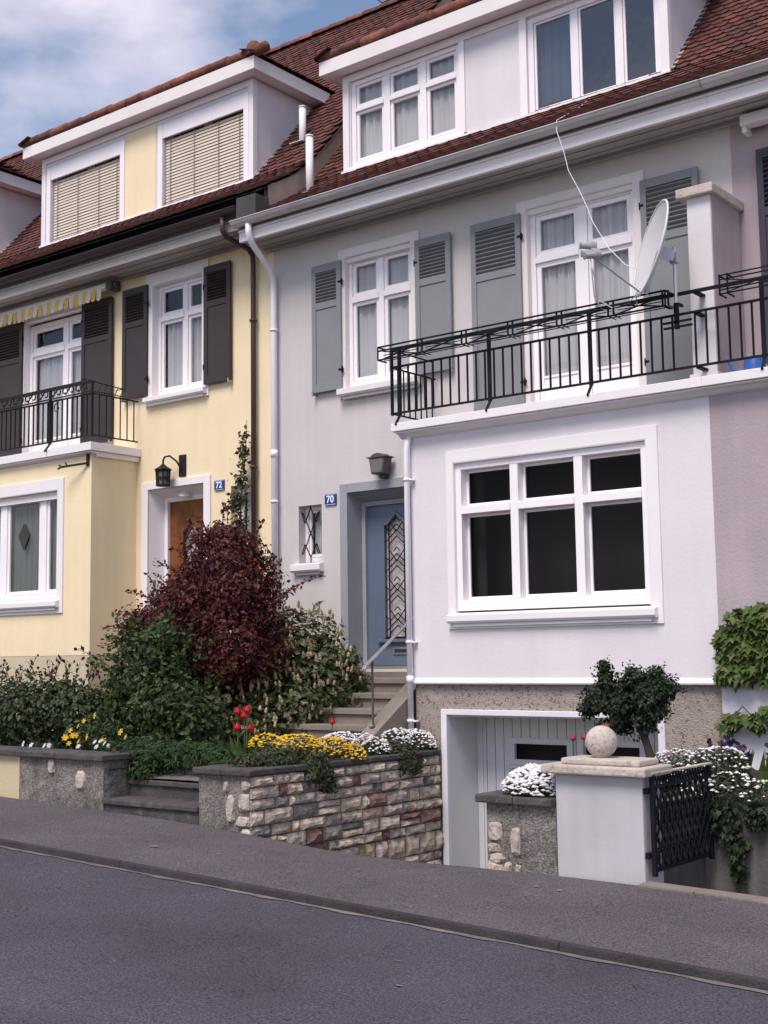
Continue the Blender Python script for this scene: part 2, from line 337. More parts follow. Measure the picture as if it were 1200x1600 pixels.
for i in range(14):
    for j in range(4):
        z = lambda x,k: pvz(x,2)+.002 if k == 0 else dz[k]+.0*x
        dr.quad((dxs[i],dy[j],z(dxs[i],j)),(dxs[i+1],dy[j],z(dxs[i+1],j)),(dxs[i+1],dy[j+1],z(dxs[i+1],j+1)),(dxs[i],dy[j+1],z(dxs[i],j+1)))
tag(dr.build('driveway', 'pave'), kind='structure')
# beds behind the walls
def bed(name, x0, x1, y0, y1, z0, z1, n=14, m='soil', amp=.03):
    b = MB()
    for i in range(n+1):
        for j in range(n+1):
            x = x0+(x1-x0)*i/n; y = y0+(y1-y0)*j/n
            b.v.append((x, y, z0+(z1-z0)*j/n + random.uniform(-amp,amp)))
    for i in range(n):
        for j in range(n): q = n+1; b.f.append((i*q+j,(i+1)*q+j,(i+1)*q+j+1,i*q+j+1)); b.mi.append(0)
    return tag(b.build(name, m), kind='structure')
bed('garden_soil', -22, -10.46, -3.72, -.0, .50, .60)
bed('garden_soil', -9.06, -8.42, -3.72, -.80, .48, .56)
bed('garden_soil', -5.74, -4.52, -3.50, -.80, .44, .5)
bed('garden_soil', -4.52, 3, -2.62, -.80, .44, .5)
bed('garden_path', -10.46, -9.06, -3.45, -.0, .39, .5, amp=.004, m='path')
# passage behind the gate
ps = MB(); ps.quad((-4.40,-3.80,-.10),(4,-3.80,-.28),(4,-2.6,-.42),(-4.40,-2.6,-.30)); tag(ps.build('passage_floor','path'), kind='structure')
th = MB()
for i in range(20):
    x0 = -4.455+i*.42; x1 = x0+.418; y_ = -3.90+.012*math.sin(i*2.1); th.add([(x0,y_,pz(x0)-.12),(x1,y_,pz(x1)-.12),(x1,-3.74,pz(x1)-.12),(x0,-3.74,pz(x0)-.12),(x0,y_,pz(x0)+.014),(x1,y_,pz(x1)+.014),(x1,-3.74,pz(x1)+.014),(x0,-3.74,pz(x0)+.014)],[(0,3,2,1),(4,5,6,7),(0,1,5,4),(1,2,6,5),(2,3,7,6),(3,0,4,7)])
tag(th.build('threshold_kerb', 'concrete', bevel=.004), kind='structure')

# ------------------------------------------------------------------ house building helpers
def curtain(parent, x0, x1, z0, z1, Y, amp=.02, wl=.09, m='curtain'):
    wl = random.uniform(.06,.13); amp = amp*random.uniform(.6,1.1)
    b = MB(); n = max(8, int((x1-x0)/.012))
    ph = random.uniform(0,6)
    for i in range(n+1):
        x = x0+(x1-x0)*i/n; wob = .25*math.sin(x*3.1+ph*3); y = Y+amp*(1+wob)*math.sin(2*math.pi*x/wl+ph)+amp*.6*math.sin(2*math.pi*x/(wl*2.3)+ph*2)
        b.v += [(x,y,z0),(x,y+amp*.3*math.sin(x*40),z1)]
    for i in range(n): b.f.append((2*i,2*i+2,2*i+3,2*i+1)); b.mi.append(0)
    return b.build('curtain', m, parent, smooth=True)
def window(parent, x0, x1, z0, z1, Y, cols, transom=None, fw_=.06, mull=.07, sash=.05, m='frame', pm='pane', name='window', tb=.075, dp=.07, bottom=.07, cur=None, panel=0, cm='curtain', deep=.02):
    """outer frame, mullions, transom bar, one sash and pane for each light. cols: mullion centres"""
    b = MB(); y0 = Y; y1 = Y+dp
    b.box(x0,x0+fw_,y0,y1,z0,z1); b.box(x1-fw_,x1,y0,y1,z0,z1); b.box(x0+fw_,x1-fw_,y0,y1,z1-fw_,z1); b.box(x0+fw_,x1-fw_,y0,y1,z0,z0+bottom)
    edges = [x0+fw_]
    for c in cols:
        b.box(c-mull/2,c+mull/2,y0+.003,y1-.003,z0+bottom,z1-fw_); edges += [c-mull/2,c+mull/2]
    edges.append(x1-fw_)
    rows = [(z0+bottom, z1-fw_)] if transom is None else [(z0+bottom, transom-tb/2),(transom+tb/2, z1-fw_)]
    if transom is not None:
        for k in range(0,len(edges),2):
            b.box(edges[k],edges[k+1],y0-.012,y1-.01,transom-tb/2,transom+tb/2)
    panes = []
    for k in range(0,len(edges),2):
        for (a,c) in rows:
            e0,e1 = edges[k],edges[k+1]; s0 = y0+deep; s1 = s0+.035
            pb = panel if (panel and a == rows[0][0]) else 0
            b.box(e0+.003,e0+sash,s0,s1,a,c); b.box(e1-sash,e1-.003,s0,s1,a,c); b.box(e0+sash,e1-sash,s0,s1,c-sash*.9,c-.002); b.box(e0+sash,e1-sash,s0,s1,a+.002,a+sash*1.15)
            b.box(e0+sash*.6,e1-sash*.6,max(y0+.003,s0-.03),s0,a+.003,a+.022)      # weather bar
            if pb:
                b.box(e0+sash,e1-sash,s0+.012,s1-.004,a+sash*1.15,a+pb); b.box(e0+sash,e1-sash,s0,s1,a+pb,a+pb+.03)
            panes.append((e0+sash,e1-sash,a+sash+(pb+.03 if pb else 0),c-sash*.9))
    fr = b.build(name, m, parent, bevel=.004)
    for (a,c,d,e) in panes:
        yp = Y+deep+.02; MB().quad((a-.005,yp,d-.01),(c+.005,yp,d-.01),(c+.005,yp,e+.005),(a-.005,yp,e+.005)).build('pane', pm, fr)
    if cur:
        for (a,c,d,e) in cur: curtain(fr, a, c, d, e, Y+.105, m=cm)
    return fr
def surround(parent, x0, x1, z0, z1, ix0, ix1, iz0, iz1, Y, m, t=.03, sill=None, bot=True, name='surround', ln=.048):
    b = MB(); y0 = Y-t; y1 = Y+.002
    b.box(ix0,ix0+.008,Y-t+.002,Y+ln,iz0,iz1-.008); b.box(ix1-.008,ix1,Y-t+.002,Y+ln,iz0,iz1-.008); b.box(ix0,ix1,Y-t+.002,Y+ln,iz1-.008,iz1)
    b.box(x0,ix0,y0,y1,z0,z1); b.box(ix1,x1,y0,y1,z0,z1); b.box(ix0,ix1,y0,y1,iz1,z1)
    if bot: b.box(ix0,ix1,y0,y1,z0,iz0)
    return b.build(name, m, parent, bevel=.005)
def sill(parent, x0, x1, z0, z1, Y, out_, m):
    b = MB(); b.extr([(Y,z0),(Y-out_+.02,z0),(Y-out_,z0+.025),(Y-out_,z1-.02),(Y,z1)], x0, x1); 
    b.box(x0+.06,x1-.06,Y-out_*.45,Y,z0-.035,z0-.002)
    return b.build('sill', m, parent, bevel=.004)
def shutter(parent, x0, x1, z0, z1, m, Y=-.035, louv=.62, nl=10, hinge=1, stile=.07):
    b = MB(); y0 = Y-.035; y1 = Y; H = z1-z0
    b.box(x0,x0+stile,y0,y1,z0,z1); b.box(x1-stile,x1,y0,y1,z0,z1)
    b.box(x0+stile,x1-stile,y0,y1,z1-.10,z1); zl = z1-.10-louv
    b.box(x0+stile,x1-stile,y0,y1,zl-.09,zl); b.box(x0+stile,x1-stile,y0,y1,z0,z0+.11)
    b.box(x0+stile,x1-stile,y0+.012,y1-.004,z0+.11,zl-.09)          # sunk panel
    p = louv/nl
    for i in range(nl):                                             # tilted slats
        z = zl+p*(i+.42); b.bar((x0+stile,Y-.016,z),(x1-stile,Y-.016,z),.050,.010,up=(0,-.62,-1))
    MB
    o = b.build('shutter', m, parent, bevel=.003)
    xh = x1 if hinge > 0 else x0
    for zz in (z0+.25,z1-.28):
        h = MB(); h.box(xh-.04*(hinge>0)-.0*(hinge<0),xh+.045*(hinge>0)+.04*(hinge<0)-.085*(hinge<0)*0,y0-.006,y0-.001,zz-.012,zz+.012); h.tube([(xh+.012*hinge,Y-.02,zz-.04),(xh+.012*hinge,Y-.02,zz+.04)],.011,8)
        h.build('hinge', 'iron', o)
    h = MB(); xl = x0+.02 if hinge > 0 else x1-.02
    h.box(xl-.012,xl+.012,y0-.02,Y+.03,z0-.03,z0-.004); h.box(xl-.01,xl+.01,y0-.022,y0-.008,z0-.04,z0+.02); h.build('catch', 'galv', o)
    return o
def tiles(x0, x1, prof, skip=None, tw=.165, ex=.118, off=0.0, tol=.03):
    """overlapping round-ended clay tiles laid up the profile [(y,z)...]"""
    b = MB(); seg = []; tot = 0
    for (a,c) in zip(prof[:-1],prof[1:]):
        L = math.hypot(c[0]-a[0],c[1]-a[1]); seg.append((tot,tot+L,a,c)); tot += L
    def at(s):
        for t0,t1,a,c in seg:
            if s <= t1 or t1 == tot:
                k = (s-t0)/(t1-t0); return a[0]+(c[0]-a[0])*k, a[1]+(c[1]-a[1])*k, Vector((0,c[0]-a[0],c[1]-a[1])).normalized()
    row = 0; s = off
    while s < tot-.05:
        y,z,t = at(s); nrm = Vector((0,-t.z,t.y))
        n = int((x1-x0)/tw)+1
        for i in range(-1,n+1):
            xc = x0+(i+.5*(row%2))*tw+tw/2
            if xc-tw/2 < x0-tol or xc+tw/2 > x1+.03: continue
            if skip and any(q[0] < xc < q[1] and q[2] < y < q[3] for q in skip): continue
            hw = tw/2-.004; P = Vector((xc+random.uniform(-.003,.003),y,z)); lift = .038+random.uniform(-.004,.006)
            Lt = ex*1.9
            up0 = P + nrm*lift
            top = P + t*Lt + nrm*.010
            ring = []
            for a_ in (-1,-.75,-.4,0,.4,.75,1):
                dd = .035*(1-math.sqrt(max(0,1-a_*a_*.98)))
                ring.append(up0 + Vector((a_*hw,0,0)) + t*dd*1.2)
            ring = [r + t*0 for r in ring]
            low = [r - nrm*.018 for r in ring]
            vs = ring + [top+Vector((hw,0,0)), top+Vector((-hw,0,0))] + low
            k = 7
            fs = [(0,1,2,3,4,5,6,7,8)] + [(j, k+2+j, k+2+j+1, j+1) for j in range(6)] + [(0,8,9),(6,15,7)]
            b.add(vs, fs)
        row += 1; s += ex
    return b
def underlay(prof, x0, x1, m, parent, drop=.02):
    b = MB()
    for a,c in zip(prof[:-1],prof[1:]): b.quad((x0,a[0],a[1]-drop),(x1,a[0],a[1]-drop),(x1,c[0],c[1]-drop),(x0,c[0],c[1]-drop))
    return b
def halfround(b, x0, x1, y, z, r, n=10, t=.008):
    """open half-round gutter along x"""
    vs = []; fs = []
    for x in (x0,x1):
        for rr in (r,r-t):
            for k in range(n+1): a = math.pi+math.pi*k/n; vs.append((x,y+rr*math.cos(a),z+rr*math.sin(a)))
    q = n+1
    for k in range(n):
        fs += [(k,2*q+k,2*q+k+1,k+1),(q+k,q+k+1,3*q+k+1,3*q+k)]
    fs += [(0,q,3*q,2*q),(n,2*q+n,3*q+n,q+n)]
    b.add(vs,fs); b.tube([(x0,y-r,z),(x1,y-r,z)],.011,8)
    for x in (x0,x1): b.add([(x,y,z)]+[(x,y+r*math.cos(math.pi+math.pi*k/n),z+r*math.sin(math.pi+math.pi*k/n)) for k in range(n+1)],[tuple(range(n+2))])
def ridge_caps(b, pts, r=.11, L=.36):
    """half-round cap tiles overlapping along a line"""
    for a,c in zip(pts[:-1],pts[1:]):
        a = Vector(a); c = Vector(c); D_ = c-a; n = max(1,int(D_.length/L)); d = D_.normalized(); side = d.cross(Vector((0,0,1))).normalized(); up = side.cross(d)
        for i in range(n):
            p = a+D_*(i/n); q = a+D_*((i+1.12)/n); vs = []
            for P,rr in ((p,r*1.10),(q,r*.92)):
                for k in range(9): an = math.pi*k/8; vs.append(P+side*math.cos(an)*rr+up*(math.sin(an)*rr-.02))
            for P,rr in ((p,r*.95),):
                for k in range(9): an = math.pi*k/8; vs.append(P+side*math.cos(an)*rr+up*(math.sin(an)*rr-.02))
            b.add(vs,[(k,k+1,10+k,9+k) for k in range(8)]+[(k,18+k,19+k,k+1) for k in range(8)])

EAVE70, EAVE72 = 7.07, 7.25
# roof profile: kicked eaves then steep; 72 sits about .35 m higher
def prof(d, ridge=4.0): return [(-.66,7.30+d),(.05,7.72+d),(.42,8.0+d),(.9,8.53+d),(ridge,8.53+d+1.15*(ridge-.9))]
P70 = prof(0.0); P72 = prof(.34)

def house_shell(parent, x0, x1, z0, zs, pr, m, roomz):
    """side and back walls up into the roof, and floors/partitions inside so the rooms stay dark"""
    b = MB(); yr,zr = pr[-1]; yb = 2*yr
    gable = [(0.02,z0),(yb,z0),(yb,zs),(yr,zr-.08),(.9,pr[3][1]-.08),(0.02,pr[1][1]-.14)]
    for x in (x0,x1): b.add([(x,y,z) for y,z in gable],[tuple(range(len(gable)))])
    b.quad((x0,yb,z0),(x1,yb,z0),(x1,yb,zs),(x0,yb,zs))
    b.build('side_wall', m, parent)
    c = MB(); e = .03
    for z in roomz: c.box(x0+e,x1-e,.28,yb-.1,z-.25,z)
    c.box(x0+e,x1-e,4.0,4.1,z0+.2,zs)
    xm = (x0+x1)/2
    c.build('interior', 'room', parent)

def garden_door_grille(): pass

# ================================================================== HOUSE 70 (grey)
H70 = thing('row_house', 'pale grey terraced house with grey shutters, blue door and white bay over a garage', 'house', (-8.4,0,0))
Xa, Xb = -11.60, -5.12
W1 = (-10.34,-9.28,4.98,6.68,.16); W2 = (-7.61,-6.24,4.36,6.70,.16); DR = (-10.34,-9.22,1.42,3.63,.27); SW = (-11.18,-10.785,2.78,3.53,.17)
b = MB(); b.wall(0, Xa, Xb, .2, EAVE70+.05, [W1,W2,DR,SW]); b.build('wall', 'wall70', H70)
house_shell(H70, Xa+.01, Xb-.01, -.9, EAVE70, P70, 'wall70', [1.45,4.2,7.1])
# bay
BW = (-8.15,-5.80,2.04,3.70,.10); GA = (-8.33,-5.77,-1.0,.955,.62)
b = MB(); b.wall(-.81, -8.75, Xb, 1.30, 4.06, [BW])
b.quad((-8.75,0,1.3),(-8.75,-.81,1.3),(-8.75,-.81,4.06),(-8.75,0,4.06)); b.quad((-8.75,-.81,1.30),(-8.75,-.79,1.30),(Xb,-.79,1.30),(Xb,-.81,1.30))
b.build('bay', 'bay70', H70)
b = MB(); b.extr([(-.80,1.27),(-.845,1.27),(-.85,1.285),(-.83,1.32),(-.812,1.335),(-.80,1.335)], -8.775, Xb); b.build('base_moulding', 'bay70', H70)
b = MB(); b.wall(-.785, -8.74, Xb, -1.2, 1.30, [GA]); b.quad((-8.74,0,-1.2),(-8.74,-.785,-1.2),(-8.74,-.785,1.3),(-8.74,0,1.3)); b.build('plinth', 'plinth', H70)
# garage surround, lining and door
b = MB(); b.box(-8.385,-8.31,-.815,-.745,-1.0,.995); b.box(-5.79,-5.715,-.815,-.745,-1.0,.995); b.box(-8.31,-5.79,-.815,-.745,.935,.995); b.build('garage_frame', 'garframe', H70, bevel=.006)
b = MB(); b.box(-8.345,-8.312,-.745,-.17,-1.0,.94); b.box(-5.788,-5.755,-.745,-.17,-1.0,.94); b.box(-8.312,-5.788,-.745,-.17,.915,.94); b.build('garage_lining', 'garage', H70)
b = MB(); gx0,gx1 = -8.31,-5.79
holes = [(-7.83,-7.13),(-6.97,-6.27)]; wz0,wz1 = .42,.62
n = 22; pw = (gx1-gx0)/n
for i in range(n):
    x0 = gx0+i*pw+.004; x1 = gx0+(i+1)*pw-.004
    inh = any(h[0] < (x0+x1)/2 < h[1] for h in holes)
    if inh: b.box(x0,x1,-.205,-.185,-1,wz0); b.box(x0,x1,-.205,-.185,wz1,.93)
    else: b.box(x0,x1,-.205,-.185,-1,.93)
b.box(gx0,gx0+.07,-.225,-.19,-1,.93); b.box(gx1-.07,gx1,-.225,-.19,-1,.93)
gd = b.build('garage_door', 'garage', H70, bevel=.003)
for h in holes:
    b = MB(); e = .05
    b.box(h[0]-e,h[0]+.02,-.235,-.19,wz0-e,wz1+e); b.box(h[1]-.02,h[1]+e,-.235,-.19,wz0-e,wz1+e); b.box(h[0]+.02,h[1]-.02,-.235,-.19,wz1-.015,wz1+e); b.box(h[0]+.02,h[1]-.02,-.235,-.19,wz0-e,wz0+.015)
    b.box(h[0]-e-.03,h[1]+e+.03,-.25,-.19,wz0-e-.03,wz0-e-.002)
    b.build('window_frame', 'garage', gd, bevel=.003)
    MB().quad((h[0],-.19,wz0),(h[1],-.19,wz0),(h[1],-.19,wz1),(h[0],-.19,wz1)).build('pane','pane_dimmed',gd)
# bay window
wn = window(H70, -8.15,-5.80,2.06,3.70,-.79, [-7.385,-6.60], 3.165, fw_=.08, mull=.10, sash=.035, pm='pane_dimmed', tb=.08, dp=.17, bottom=.115, deep=.10)
surround(wn, -8.245,-5.675,1.865,3.835,-8.15,-5.80,2.04,3.70,-.81,'trim',.022,ln=.018)
sill(wn, -8.22,-5.73,1.925,2.035,-.83,.075,'trim')
curtain(wn,-8.07,-7.93,2.1,3.65,-.50,m='greyblind'); curtain(wn,-7.60,-7.5,2.1,3.65,-.45,m='greyblind'); b = MB(); b.box(-7.9,-7.35,.9,1.3,1.45,2.75); b.box(-6.7,-6.1,1.2,1.6,1.45,2.5); b.build('room_cabinet','door72',H70)
# door
b = MB(); b.box(-10.46,-10.34,-.03,.002,1.3,3.75); b.box(-9.22,-9.10,-.03,.002,1.3,3.75); b.box(-10.34,-9.22,-.03,.002,3.63,3.75)
b.box(-10.475,-10.34,-.045,.002,1.3,1.5)
b.build('door_surround', 'sur70', H70, bevel=.006)
b = MB()   # lining: the head slopes down to the door frame
b.add([(-10.338,0,3.625),(-9.222,0,3.625),(-9.29,.26,3.525),(-10.31,.26,3.525)],[(0,3,2,1)])
b.add([(-10.338,0,1.4),(-10.338,0,3.625),(-10.31,.26,3.525),(-10.31,.26,1.4)],[(0,1,2,3)])
b.add([(-9.222,0,1.4),(-9.222,0,3.625),(-9.29,.26,3.525),(-9.29,.26,1.4)],[(3,2,1,0)])
b.build('door_lining', 'sur70', H70)
b = MB(); b.box(-10.31,-10.25,.22,.30,1.45,3.53); b.box(-9.35,-9.29,.22,.30,1.45,3.53); b.box(-10.25,-9.35,.22,.30,3.47,3.53); b.build('door_frame', 'sur70', H70, bevel=.006)
def front_door(parent, x0, x1, z0, z1, Y, m, gx, gz0, gz1, rise=.13, trans_m='paleglass'):
    """door leaf with a pointed-top glazed opening"""
    xc = (gx[0]+gx[1])/2; sh = gz1-rise
    arch = [(gx[0],gz0),(gx[0],sh),(gx[0]+.06,sh),(xc-.07,sh+rise*.55),(xc,gz1),(xc+.07,sh+rise*.55),(gx[1]-.06,sh),(gx[1],sh),(gx[1],gz0)]
    b = MB()
    o = [(x0,z0),(x0,z1),(xc,z1),(x1,z1),(x1,z0)]
    # leaf as strips around the opening
    b.box(x0,gx[0],Y,Y+.05,z0,z1); b.box(gx[1],x1,Y,Y+.05,z0,z1); b.box(gx[0],gx[1],Y,Y+.05,z0,gz0)
    top = arch[1:8]; 
    for (a,c) in zip(top[:-1],top[1:]):
        if abs(a[0]-c[0]) < 1e-6: continue
        b.add([(a[0],Y,a[1]),(c[0],Y,c[1]),(c[0],Y,z1),(a[0],Y,z1),(a[0],Y+.05,a[1]),(c[0],Y+.05,c[1]),(c[0],Y+.05,z1),(a[0],Y+.05,z1)],[(0,1,2,3),(0,4,5,1),(4,7,6,5)])
    leaf = b.build('door', m, parent, bevel=.002)
    b = MB()
    for (a,c) in zip(arch[:-1],arch[1:]): b.bar((a[0],Y-.012,a[1]),(c[0],Y-.012,c[1]),.035,.03,up=(0,1,0))
    b.bar((gx[0]-.10,Y-.02,gz0-.03),(gx[1]+.10,Y-.02,gz0-.03),.05,.04,up=(0,0,1))
    b.build('glazing_bead', m, leaf, bevel=.004)
    b = MB(); b.add([(x,Y+.04,z) for x,z in arch],[tuple(range(len(arch)))]); b.build('pane', trans_m, leaf)
    return leaf, arch
leaf, arch = front_door(H70, -10.25,-9.35,1.46,3.47,.265,'door70',(-9.98,-9.58),1.80,3.36)
b = MB(); Yg = .258
for x in (-9.975,-9.90,-9.66,-9.585): b.box(x-.007,x+.007,Yg-.007,Yg+.007,1.80,3.23 if x in(-9.975,-9.585) else 3.26)
xc = -9.78; z = 1.86
while z < 3.15:
    for k in range(3):
        zz = z+k*.075
        b.bar((-9.90,Yg,zz),(xc,Yg,zz+.10),.010); b.bar((-9.66,Yg,zz),(xc,Yg,zz+.10),.010)
    b.bar((-9.90,Yg,z+.30),(xc,Yg,z+.16),.010); b.bar((-9.66,Yg,z+.30),(xc,Yg,z+.16),.010)
    b.bar((xc-.05,Yg,z+.28),(xc,Yg,z+.33),.010); b.bar((xc+.05,Yg,z+.28),(xc,Yg,z+.33),.010)
    for sx,e in ((-9.975,-9.90),(-9.585,-9.66)): b.bar((sx,Yg,z+.02),(e,Yg,z+.07),.010); b.bar((sx,Yg,z+.22),(e,Yg,z+.17),.010)
    z += .37
b.box(-9.98,-9.58,Yg-.008,Yg+.008,1.80,1.82)
b.build('grille', 'iron', leaf)
b = MB(); b.box(-9.86,-9.52,.25,.262,1.60,1.69); b.build('letter_slot_plate', 'galv', leaf); MB().box(-9.83,-9.55,.246,.251,1.625,1.665).build('letter_slot', 'dark', leaf)
b = MB(); b.tube([(-9.44,.265,2.40),(-9.44,.20,2.40),(-9.55,.20,2.40)],.012,8); b.box(-9.465,-9.415,.255,.266,2.32,2.48); b.build('handle', 'steel', leaf)
b = MB(); b.box(-10.31,-9.29,.20,.32,1.395,1.455); b.build('door_sill', 'concrete', H70, bevel=.006)
# small barred window
wn = window(H70, -11.18,-10.785,2.80,3.53,.13, [], None, fw_=.05, sash=.04, bottom=.06, dp=.06); curtain(wn,-11.1,-10.86,2.85,3.5,.24)
sill(wn, -11.26,-10.755,2.665,2.785,.0,.09,'trim')
b = MB(); y = .015; xc = -10.985
for sgn in (-1,1):
    b.bar((xc-sgn*.13,y,3.44),(xc+sgn*.13,y,2.90),.011); b.bar((xc,y,3.50),(xc+sgn*.10,y,3.30),.011); b.bar((xc,y,2.86),(xc+sgn*.10,y,3.03),.011)
    b.bar((xc+sgn*.10,y,3.30),(xc+sgn*.155,y,3.45),.011); b.bar((xc+sgn*.10,y,3.03),(xc+sgn*.155,y,2.90),.011)
b.bar((xc,y,2.79),(xc,y,2.88),.011); b.bar((xc,y,3.48),(xc,y,3.53),.011)
b.build('window_grille', 'iron', wn)
# first floor windows, with shutters
wn = window(H70, -10.34,-9.28,4.98,6.66,.05, [-9.81], 6.12, fw_=.06, mull=.08, sash=.05, cur=[(-10.27,-9.35,5.0,6.62)])
surround(wn, -10.45,-9.15,4.85,6.79,-10.34,-9.28,4.98,6.68,0,'cream',.03); sill(wn, -10.42,-9.13,4.86,4.975,-.03,.09,'cream')
b = MB(); b.box(-10.335,-9.285,.002,.05,6.61,6.675); b.build('blind_box', 'cream', wn)
wn = window(H70, -7.61,-6.24,4.36,6.68,.05, [-6.92], 6.09, fw_=.07, mull=.11, sash=.06, cur=[(-7.53,-6.95,4.5,6.62),(-6.9,-6.32,4.5,6.62)], panel=.27)
surround(wn, -7.74,-6.11,4.24,6.80,-7.61,-6.24,4.36,6.70,0,'cream',.03,bot=False)
b = MB(); b.box(-7.605,-6.245,.002,.05,6.63,6.695); b.build('blind_box', 'cream', wn)
shutter(H70,-10.87,-10.38,4.97,6.65,'shut70',louv=.40,nl=9,hinge=1); shutter(H70,-9.19,-8.66,4.97,6.65,'shut70',louv=.40,nl=9,hinge=-1)
shutter(H70,-8.36,-7.67,4.42,6.66,'shut70',louv=.52,nl=10,hinge=1); shutter(H70,-6.14,-5.47,4.42,6.67,'shut70',louv=.52,nl=10,hinge=-1)
# balcony slab of 70 and pilaster
def slab(parent, x0, x1, z0, z1, yf, capL=True, capR=False):
    b = MB(); b.box(x0,x1,yf,-.002,z0,z1)
    b.extr([(-.80,z0-.075),(yf+.15,z0-.075),(yf+.12,z0-.06),(yf+.085,z0-.03),(yf+.03,z0-.02),(yf+.03,z0-.002),(-.80,z0-.002)], x0+.04*capL, x1-.04*capR)
    return b.build('balcony', 'trim', parent, bevel=.005)
slab(H70,-8.90,Xb,4.12,4.215,-.97)
b = MB(); b.box(-5.31,-5.062,-.72,-.02,4.216,6.09); b.box(-5.34,-5.045,-.745,-.02,4.216,4.30)
pil = b.build('pilaster', 'bay70', H70, bevel=.004)
MB().box(-5.0605,-5.05,-.718,-.021,4.301,6.088).build('mauve_side_render', 'wall68', pil)
b = MB(); b.box(-5.395,-5.005,-.79,-.002,6.09,6.185); b.build('pilaster_cap', 'capstone', pil, bevel=.008)

def railing(parent, x0, x1, zt, zm, zb, Y, posts, step, m, rack=True, ret=None, feet=True):
    b = MB()
    b.box(x0,x1,Y-.018,Y+.018,zt-.015,zt+.015); b.box(x0,x1,Y-.012,Y+.012,zm-.011,zm+.011); b.box(x0,x1,Y-.012,Y+.012,zb-.011,zb+.011)
    n = int(round((x1-x0)/step))
    for i in range(1,n):
        x = x0+(x1-x0)*i/n
        if any(abs(x-p) < step*.4 for p in posts): continue
        b.box(x-.0085,x+.0085,Y-.0085,Y+.0085,zb+.008,zm-.008)
    for p in posts:
        b.box(p-.017,p+.017,Y-.017,Y+.017,zb-.03,zt-.012)
        if feet: b.bar((p,Y,zb-.025),(p+.01,Y-.10,zb-.15),.022)
    if ret:     # return to the wall at the end x
        xr,side = ret; yr = -.03
        for z_,h_ in ((zm,.008),(zb,.008)): b.box(xr-.010,xr+.010,Y,yr,z_-h_,z_+h_)
        b.box(xr-.014,xr+.014,Y-.014,Y+.014,zb-.02,zt)
        k = int(abs(Y-yr)/step)
        for i in range(1,k+1):
            yy = Y+(yr-Y)*i/(k+.6); b.box(xr-.0065,xr+.0065,yy-.0065,yy+.0065,zb+.008,zm-.008)
    return b
# railing of 70 with window-box rack
b = railing(H70,-8.94,-5.32,5.09,4.885,4.345,-.88,[-8.83,-7.60,-6.36],.1155,'iron',ret=(-8.94,-1))
b.bar((-8.94,-.88,5.09),(-8.94,-.03,5.09),.014); b.bar((-8.94,-.88,4.885),(-8.94,-.03,4.885),.014)
rl = b.build('balcony_railing', 'iron', H70)
b = MB(); ya,yb_ = -1.06,-.90; zt,zb = 5.10,4.95
for y_ in (ya,): 
    for z_ in (zt,zt-.045,zb): b.box(-9.0,-5.42,y_-.008,y_+.008,z_-.0085,z_+.0085)
b.box(-9.0,-5.42,ya+.07,ya+.08,zb-.005,zb+.003); 
for x in (-9.0,-5.42): b.box(x-.007,x+.007,ya,yb_,zt-.007,zt+.007); b.box(x-.007,x+.007,ya,yb_,zb-.006,zb+.006); b.box(x-.007,x+.007,ya-.006,ya+.006,zb,zt)
xs_ = [-9.0+i*.597 for i in range(7)]
for a,c in zip(xs_[:-1],xs_[1:]):
    b.bar((a+.06,ya+.02,zb+.01),(c-.06,ya+.02,zt-.05),.012); b.bar((a+.06,ya+.02,zt-.05),(c-.06,ya+.02,zb+.01),.012); b.bar((a+.06,ya+.03,(zt+zb)/2-.02),(c-.06,ya+.03,(zt+zb)/2-.02),.008)
    for d in (.03,-.03): b.box(c+d-.009,c+d+.009,ya-.004,ya+.008,zb,zt); b.box(c+d-.005,c+d+.005,ya,yb_,zb-.004,zb+.004)
b.build('planter_rack', 'iron', rl)
# eaves of 70
def eaves(parent, x0, x1, zs, gm, yg=-.60, zg=None, fm='fascia'):
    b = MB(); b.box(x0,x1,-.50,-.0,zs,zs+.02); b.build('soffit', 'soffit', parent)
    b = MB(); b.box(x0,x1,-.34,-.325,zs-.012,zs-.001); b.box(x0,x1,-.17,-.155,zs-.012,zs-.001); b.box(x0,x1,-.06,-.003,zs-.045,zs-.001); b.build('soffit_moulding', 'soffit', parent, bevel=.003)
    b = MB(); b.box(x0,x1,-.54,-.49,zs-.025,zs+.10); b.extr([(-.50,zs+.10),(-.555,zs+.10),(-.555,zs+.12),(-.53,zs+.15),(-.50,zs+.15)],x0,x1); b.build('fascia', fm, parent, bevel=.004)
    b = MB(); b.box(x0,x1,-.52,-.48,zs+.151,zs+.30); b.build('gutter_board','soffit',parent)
    b = MB(); zg = zg or zs+.225; halfround(b,x0-.02,x1,yg-.02,zg,.075)
    x = x0+.4
    while x < x1: b.box(x-.012,x+.012,yg-.10,yg+.06,zg-.004,zg+.006); x += .8
    return b.build('gutter', gm, parent, smooth=False)
eaves(H70,-11.72,Xb,EAVE70,'gutter')
